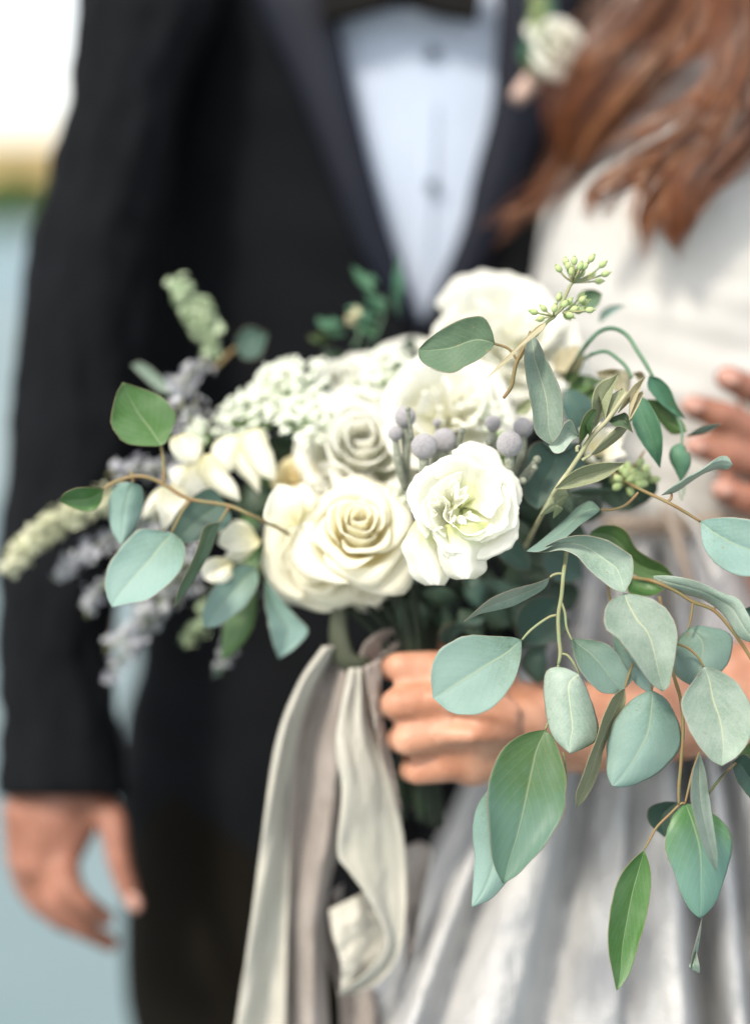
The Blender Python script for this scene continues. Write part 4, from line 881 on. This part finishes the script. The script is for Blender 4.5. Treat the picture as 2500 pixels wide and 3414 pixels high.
    leaf(e, 'green', 3, (500, 880), [(540, 790), (620, 780), (680, 800)], (740, 800), [(700, 870), (640, 930), (560, 920)], .885)
    leaf(e, 'dark', 3, (520, 1460), [(600, 1435), (700, 1435)], (800, 1455), [(600, 1475), (700, 1475)], .84)
    leaf(e, 'olive', 3, (200, 1000), [(230, 950), (280, 915)], (300, 930), [(260, 1010), (290, 980)], .85)
    stemset(e, M_TWIG, 3, [[(80, 598), (150, 620), (185, 650), (215, 700)], [(290, 560), (215, 700), (195, 780), (180, 850), (135, 915), .0014], [(215, 700), (245, 660), (290, 525)]], .80, .0010)
    # seeded eucalyptus heads
    e = B('seeded_eucalyptus', 1850, 1050)
    st = MB(); S = lambda x, y, d=.805: P(*tr(3, (x, y)), d)
    st.tube([S(250, 640), S(380, 480), S(430, 440), S(490, 330), S(520, 265), S(540, 245)], [.0011] * 4 + [.0009, .0007], 8, 24)
    heads = [((540, 245), [(455, 165), (497, 125), (510, 150), (545, 120), (580, 150), (605, 150), (590, 190), (645, 105), (710, 140), (725, 195), (688, 237), (640, 205), (530, 180), (560, 185)]),
             ((430, 440), [(312, 415), (368, 395), (457, 330), (430, 395), (350, 455), (490, 370), (515, 355)]),
             ((480, 420), [(530, 385), (545, 400), (590, 345), (610, 360), (600, 400), (570, 410), (635, 405), (520, 435), (585, 320), (500, 440)])]
    for (b, ends) in heads:
        for (x, y) in ends:
            dd = .805 + rnd.uniform(-.008, .012); p = S(x, y, dd); mid = S(b[0] * .45 + x * .55 + rnd.uniform(-8, 8), b[1] * .55 + y * .45, dd)
            st.tube([S(*b), mid, p], [.0007, .0006, .0006], 6, 8)
            sb = MB(); dr = (p - mid); sb.ball(p, 11 * px(.805), 12, 8, stretch=(dr, 1.35)); sb.tube([p + dr.normalized() * .0024, p + dr.normalized() * .0036], [.0009, .0002], 6, 3); sb.build('seed_pod', M_SEED, e)
    st.build('stem', M_GTWIG, e)
    e = B('seeded_eucalyptus', 2080, 1570, .84); st = MB()
    for k in range(34):
        x, y = rnd.gauss(880, 55), rnd.gauss(1370, 45); dd = rnd.uniform(.83, .86); p = S(x, y, dd); mid = S(x * .6 + 340, y * .6 + 560, dd)
        st.tube([S(860, 1430, .845), mid, p], .0005, 5, 6); sb = MB(); sb.ball(p, 13 * px(.84), 10, 7, stretch=(p - mid, 1.4)); sb.build('seed_pod', M_SEED, e)
    st.build('stem', M_GTWIG, e)
    # olive branch
    e = B('olive_branch', 1850, 1700)
    leaf(e, 'gold', 3, (795, 1005), [(830, 930), (880, 850)], (953, 790), [(945, 870), (905, 980), (860, 1040)], .79, .782)
    leaf(e, 'olive', 3, (665, 1090), [(648, 980), (658, 880), (700, 820), (760, 795)], (800, 770), [(830, 850), (810, 950), (720, 1060)], .81)
    leaf(e, 'gold', 3, (830, 950), [(790, 880), (760, 810)], (790, 760), [(860, 880), (870, 800), (840, 760)], .83)
    leaf(e, 'green', 3, (573, 1192), [(578, 1090), (608, 1010), (650, 975)], (672, 985), [(665, 1060), (630, 1140)], .80)
    leaf(e, 'olive', 3, (635, 1250), [(700, 1170), (760, 1110), (830, 1050)], (890, 1010), [(700, 1225), (780, 1170), (840, 1110)], .795)
    leaf(e, 'olive', 3, (430, 1440), [(510, 1360), (600, 1310), (720, 1288)], (838, 1288), [(500, 1440), (600, 1420), (700, 1390), (780, 1340)], .79, .78)
    leaf(e, 'olive', 3, (345, 1600), [(400, 1500), (450, 1440), (490, 1435)], (513, 1480), [(480, 1550), (420, 1615)], .80)
    leaf(e, 'sage', 3, (740, 1040), [(800, 1010), (850, 1005)], (885, 1115), [(770, 1075), (830, 1085)], .80)
    stemset(e, M_OTWIG, 3, [[(200, 1900, .90), (300, 1700, .84), (430, 1460), (520, 1330), (580, 1240), (650, 1130), (730, 1050), (810, 940), (850, 880), .0016], [(562, 1225), (560, 1200), (575, 1190)], [(590, 1275), (610, 1262), (640, 1245)]], .797, .0012)
    # nodding green stems with sepals and bud
    e = B('nodding_flower_stem', 2000, 1250, .84)
    stemset(e, M_TEALST, 3, [[(560, 680, .87), (620, 600), (690, 530), (770, 510), (850, 550), (910, 640), (960, 720), (1000, 790), .0016], [(600, 690, .87), (650, 660), (730, 645), (800, 690), (850, 740), (880, 800), .0014], [(980, 860), (1060, 940), (1130, 1010), (1165, 1090), (1168, 1190), .0011]], .835)
    leaf(e, 'teal', 3, (975, 785), [(1040, 800), (1100, 860), (1140, 960)], (1190, 1040), [(970, 850), (1020, 920), (1100, 990)], .83)
    leaf(e, 'teal', 3, (900, 900), [(870, 1000), (900, 1110), (960, 1210)], (1042, 1320), [(970, 930), (1045, 1080), (1055, 1200)], .83)
    leaf(e, 'green', 3, (955, 920), [(1010, 1010), (1070, 1090), (1120, 1125)], (1195, 1110), [(1040, 930), (1120, 990), (1180, 1060)], .835)
    leaf(e, 'pale', 3, (1190, 1140), [(1260, 1090), (1320, 1070)], (1400, 1062), [(1280, 1125), (1340, 1100)], .845)
    bud = MB(); bud.tube([S(1168, 1185, .83), S(1150, 1230, .83), S(1165, 1290, .83), S(1165, 1350, .83), S(1160, 1390, .83)], [.002, .0055, .0056, .003, .0006], 14, 20); bud.build('bud', LM['teal'], e)
    stemset(e, M_TEALST, 3, [[(1160, 1385), (1150, 1440), (1160, 1500)], [(1162, 1385), (1172, 1440), (1168, 1510)], [(1165, 1385), (1185, 1430), (1180, 1480)]], .83, .0004, name='filament')
    for k, (a, b_, c_, d_) in enumerate([((860, 760), (760, 745), (670, 765), (720, 800)), ((880, 770), (930, 760), (960, 790), (930, 820)), ((840, 770), (800, 860), (810, 930), (860, 860))]):
        leaf(e, 'gold', 3, a, [b_], c_, [d_], .85)
    # light green bracts right of the back bloom
    e = B('bract_cluster', 1900, 1220, .89)
    leaf(e, 'gold', 3, (560, 600), [(480, 640), (430, 700)], (440, 760), [(590, 680), (540, 760)], .885); leaf(e, 'green', 3, (590, 620), [(540, 700), (490, 780)], (500, 835), [(600, 700), (560, 790)], .88)
    leaf(e, 'gold', 3, (470, 620), [(420, 700), (450, 780)], (500, 830), [(560, 680), (540, 780)], .89)
    # left eucalyptus twig
    e = B('eucalyptus_branch', 920, 1750, .83)
    leaf(e, 'green', 1, (835, 990), [(740, 990), (640, 970), (585, 900), (575, 850), (600, 730)], (637, 660), [(870, 960), (912, 850), (900, 800), (830, 730), (730, 690)], .83, .825)
    leaf(e, 'green', 1, (540, 1215), [(470, 1205), (390, 1210), (330, 1240)], (308, 1280), [(520, 1290), (470, 1330), (400, 1320)], .835)
    leaf(e, 'euc', 1, (690, 1180), [(610, 1190), (570, 1250), (562, 1330), (580, 1430)], (630, 1510), [(740, 1210), (745, 1290), (720, 1370), (690, 1440)], .83)
    leaf(e, 'euc', 1, (890, 1440), [(800, 1425), (720, 1425), (640, 1500), (570, 1600), (545, 1680), (555, 1770)], (580, 1828), [(950, 1490), (960, 1570), (920, 1660), (850, 1730), (760, 1790), (660, 1810)], .83, .825)
    leaf(e, 'sage', 1, (1140, 1385), [(1060, 1410), (1030, 1500), (990, 1600), (930, 1720)], (900, 1830), [(1130, 1430), (1100, 1520), (1060, 1600), (1000, 1700), (950, 1770)], .83, .825, tilt=.015)
    leaf(e, 'deep', 1, (1180, 1300), [(1100, 1210), (1000, 1250), (930, 1320), (880, 1420)], (940, 1500), [(1200, 1380), (1140, 1440), (1050, 1480)], .86)
    stemset(e, M_TWIG, 1, [[(1500, 1450, .86), (1430, 1410, .85), (1300, 1350), (1180, 1300), (980, 1265), (850, 1190), (770, 1155), (690, 1150), (590, 1180), (540, 1215), .0014], [(850, 1185), (848, 1080), (835, 990), .0014], [(985, 1275), (940, 1340), (890, 1440)], [(1185, 1310), (1165, 1345), (1140, 1385)], [(690, 1150), (680, 1125), (690, 1180)]], .835, .0011)
    e = B('eucalyptus_branch', 880, 1800, .89)
    leaf(e, 'euc', 1, (1330, 1620), [(1240, 1610), (1150, 1670), (1080, 1770), (1050, 1860)], (1055, 1930), [(1340, 1700), (1290, 1800), (1200, 1880), (1120, 1930)], .875)
    leaf(e, 'green', 1, (1330, 1700), [(1250, 1830), (1170, 1900), (1150, 2000)], (1150, 2110), [(1330, 1850), (1300, 1960), (1220, 2060)], .895)
    leaf(e, 'euc', 1, (1375, 1680), [(1370, 1780), (1390, 1900), (1410, 2000)], (1445, 2095), [(1470, 1800), (1540, 1880), (1600, 1950), (1530, 2040)], .88)
    leaf(e, 'pale', 1, (900, 720), [(820, 700), (750, 640)], (680, 570), [(870, 670), (800, 600), (730, 555)], .93)
    leaf(e, 'deep', 1, (1220, 480), [(1230, 420), (1290, 370)], (1390, 410), [(1270, 540), (1350, 520)], .96)
    leaf(e, 'euc', 1, (1130, 2130), [(1110, 2160)], (1100, 2200), [(1150, 2160)], .93)
    stemset(e, M_TWIG, 1, [[(1400, 1500, .9), (1370, 1600), (1330, 1640), (1330, 1700)]], .89)
    stemset(e, M_TWIG, 1, [[(1100, 600, .955), (1160, 540, .955), (1220, 480, .96), .0018]], .95)
    # green sprigs at the top behind the roses
    e = B('foliage_sprig', 1200, 1050, .98)
    for a in [((740, 150), [(680, 120), (620, 60)], (590, -30), [(700, 20), (760, 80)]), ((880, 300), [(840, 150), (850, 0)], (880, -110), [(905, 0), (910, 180)]), ((800, 260), [(740, 250), (690, 200)], (670, 130), [(760, 170), (810, 210)]), ((700, 330), [(620, 300), (560, 230)], (640, 220), [(720, 260), (740, 300)]), ((560, 400), [(470, 400), (390, 340)], (380, 290), [(460, 290), (540, 330)]), ((480, 430), [(400, 440), (350, 430)], (330, 400), [(380, 380), (440, 390)]), ((760, 400), [(700, 400), (640, 360)], (620, 320), [(690, 320), (760, 350)])]:
        leaf(e, rnd.choice(('teal', 'green', 'teal')), 2, a[0], a[1], a[2], a[3], .975 + rnd.uniform(-.01, .01))
    leaf(e, 'gold', 2, (620, 330), [(560, 330)], (560, 270), [(610, 220), (650, 270)], .97)
    stemset(e, M_TEALST, 2, [[(700, 480), (760, 350), (800, 200), (740, 150)], [(600, 480), (640, 380), (560, 300)]], .98)
    # inner foliage filling the gaps between the blooms and above the hand
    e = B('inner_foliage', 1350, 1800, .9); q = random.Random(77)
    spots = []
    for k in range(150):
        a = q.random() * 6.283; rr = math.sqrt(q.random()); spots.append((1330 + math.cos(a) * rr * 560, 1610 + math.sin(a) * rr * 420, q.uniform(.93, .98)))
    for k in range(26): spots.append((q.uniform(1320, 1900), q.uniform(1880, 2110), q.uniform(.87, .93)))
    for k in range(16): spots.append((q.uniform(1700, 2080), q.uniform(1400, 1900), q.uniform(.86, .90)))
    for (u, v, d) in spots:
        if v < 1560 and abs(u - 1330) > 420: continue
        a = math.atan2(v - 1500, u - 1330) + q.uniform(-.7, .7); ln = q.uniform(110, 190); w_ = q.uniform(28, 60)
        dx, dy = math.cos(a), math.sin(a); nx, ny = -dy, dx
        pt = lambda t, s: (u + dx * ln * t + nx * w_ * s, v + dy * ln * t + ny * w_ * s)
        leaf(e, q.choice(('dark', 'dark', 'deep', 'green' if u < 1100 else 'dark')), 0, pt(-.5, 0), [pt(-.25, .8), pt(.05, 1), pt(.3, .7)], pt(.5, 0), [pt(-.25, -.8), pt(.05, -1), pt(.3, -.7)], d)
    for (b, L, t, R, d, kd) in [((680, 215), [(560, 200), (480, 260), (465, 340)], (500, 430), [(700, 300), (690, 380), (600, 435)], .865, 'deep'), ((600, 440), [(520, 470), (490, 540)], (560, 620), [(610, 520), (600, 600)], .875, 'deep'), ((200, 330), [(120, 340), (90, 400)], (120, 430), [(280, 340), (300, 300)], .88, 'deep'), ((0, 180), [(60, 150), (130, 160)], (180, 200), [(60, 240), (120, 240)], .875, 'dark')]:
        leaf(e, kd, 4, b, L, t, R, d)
bouquet_leaves()
def bouquet_tie():
    # stems through the fist
    q = random.Random(9)
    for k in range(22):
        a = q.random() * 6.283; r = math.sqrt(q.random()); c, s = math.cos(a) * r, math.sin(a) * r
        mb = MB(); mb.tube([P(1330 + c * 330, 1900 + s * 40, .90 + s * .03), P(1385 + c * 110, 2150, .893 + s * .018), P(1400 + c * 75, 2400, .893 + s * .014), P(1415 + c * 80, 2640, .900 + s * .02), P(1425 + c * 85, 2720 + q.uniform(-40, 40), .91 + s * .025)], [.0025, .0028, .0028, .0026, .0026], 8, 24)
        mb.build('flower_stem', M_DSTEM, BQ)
    # green loop under the roses and wraps round the stems
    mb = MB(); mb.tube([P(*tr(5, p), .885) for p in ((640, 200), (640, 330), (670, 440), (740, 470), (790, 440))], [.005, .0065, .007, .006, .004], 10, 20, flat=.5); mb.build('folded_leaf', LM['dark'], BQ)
    f = lambda d0, d1, amp, fr, ph=0: (lambda s, t: d0 + (d1 - d0) * t - amp * math.sin(s * fr + ph + t * 2.2) - .005 * noise.noise(Vector((s * 3, t * 4, ph))) - .0025 * noise.noise(Vector((s * 6, t * 11, ph + 3))))
    sheet('ribbon', BQ, M_RIBC, 5, [(560, 380), (440, 560), (330, 850), (262, 1300), (205, 1750), (130, 2256), (105, 2450)], [(640, 380), (520, 600), (440, 900), (400, 1300), (385, 1750), (372, 2256), (370, 2450)], f(.885, .925, .009, 4, 0), 60, 16, .0006)
    sheet('ribbon', BQ, M_RIBT, 5, [(590, 370), (500, 620), (425, 900), (385, 1300), (372, 1750), (365, 2256), (360, 2450)], [(690, 400), (680, 640), (660, 1000), (655, 1300), (575, 1700), (590, 2256), (600, 2450)], f(.895, .935, .011, 6.5, 2), 60, 24, .0006, )
    sheet('ribbon', BQ, M_RIBC, 5, [(690, 490), (625, 850), (655, 1100), (632, 1400), (690, 1500), (790, 1640), (860, 1790), (850, 1900), (780, 2000), (640, 2110)], [(775, 485), (800, 740), (900, 1040), (960, 1320), (975, 1560), (970, 1750), (950, 1880), (900, 1990), (800, 2075), (650, 2118)], f(.878, .90, .007, 3.6, .4), 60, 16, .0006)
    sheet('ribbon', BQ, M_RIBC, 5, [(590, 1690), (610, 1820), (650, 1950), (650, 2110)], [(770, 1600), (850, 1740), (880, 1860), (830, 2010)], f(.915, .90, .010, 2.6, .5), 40, 14, .0006)
    sheet('ribbon', BQ, M_RIBT, 5, [(560, 1650), (575, 1900), (640, 2100), (650, 2300), (640, 2450)], [(660, 1560), (640, 1800), (720, 2050), (830, 2110), (860, 2450)], f(.945, .95, .010, 7, 1), 40, 16, .0006)
    sheet('ribbon', BQ, M_RIBT, 5, [(765, 480), (790, 620), (810, 740), (850, 900), (900, 1080), (930, 1200)], [(850, 440), (850, 620), (860, 740), (885, 880), (925, 1060), (950, 1200)], f(.868, .885, .003, 3, 1), 40, 8, .0006)
    sheet('ribbon', BQ, M_RIBT, 5, [(740, 420), (780, 350), (860, 300), (950, 290)], [(800, 470), (870, 420), (950, 370), (1010, 310)], f(.885, .89, .006, 4, 1), 30, 10, .0006)
    sheet('ribbon', BQ, M_RIBT, 5, [(960, 1380), (950, 1600), (975, 1800), (960, 2000)], [(1040, 1350), (1100, 1400), (1060, 1600), (1010, 1900)], f(.93, .94, .006, 4, 1), 30, 10, .0006)
bouquet_tie()
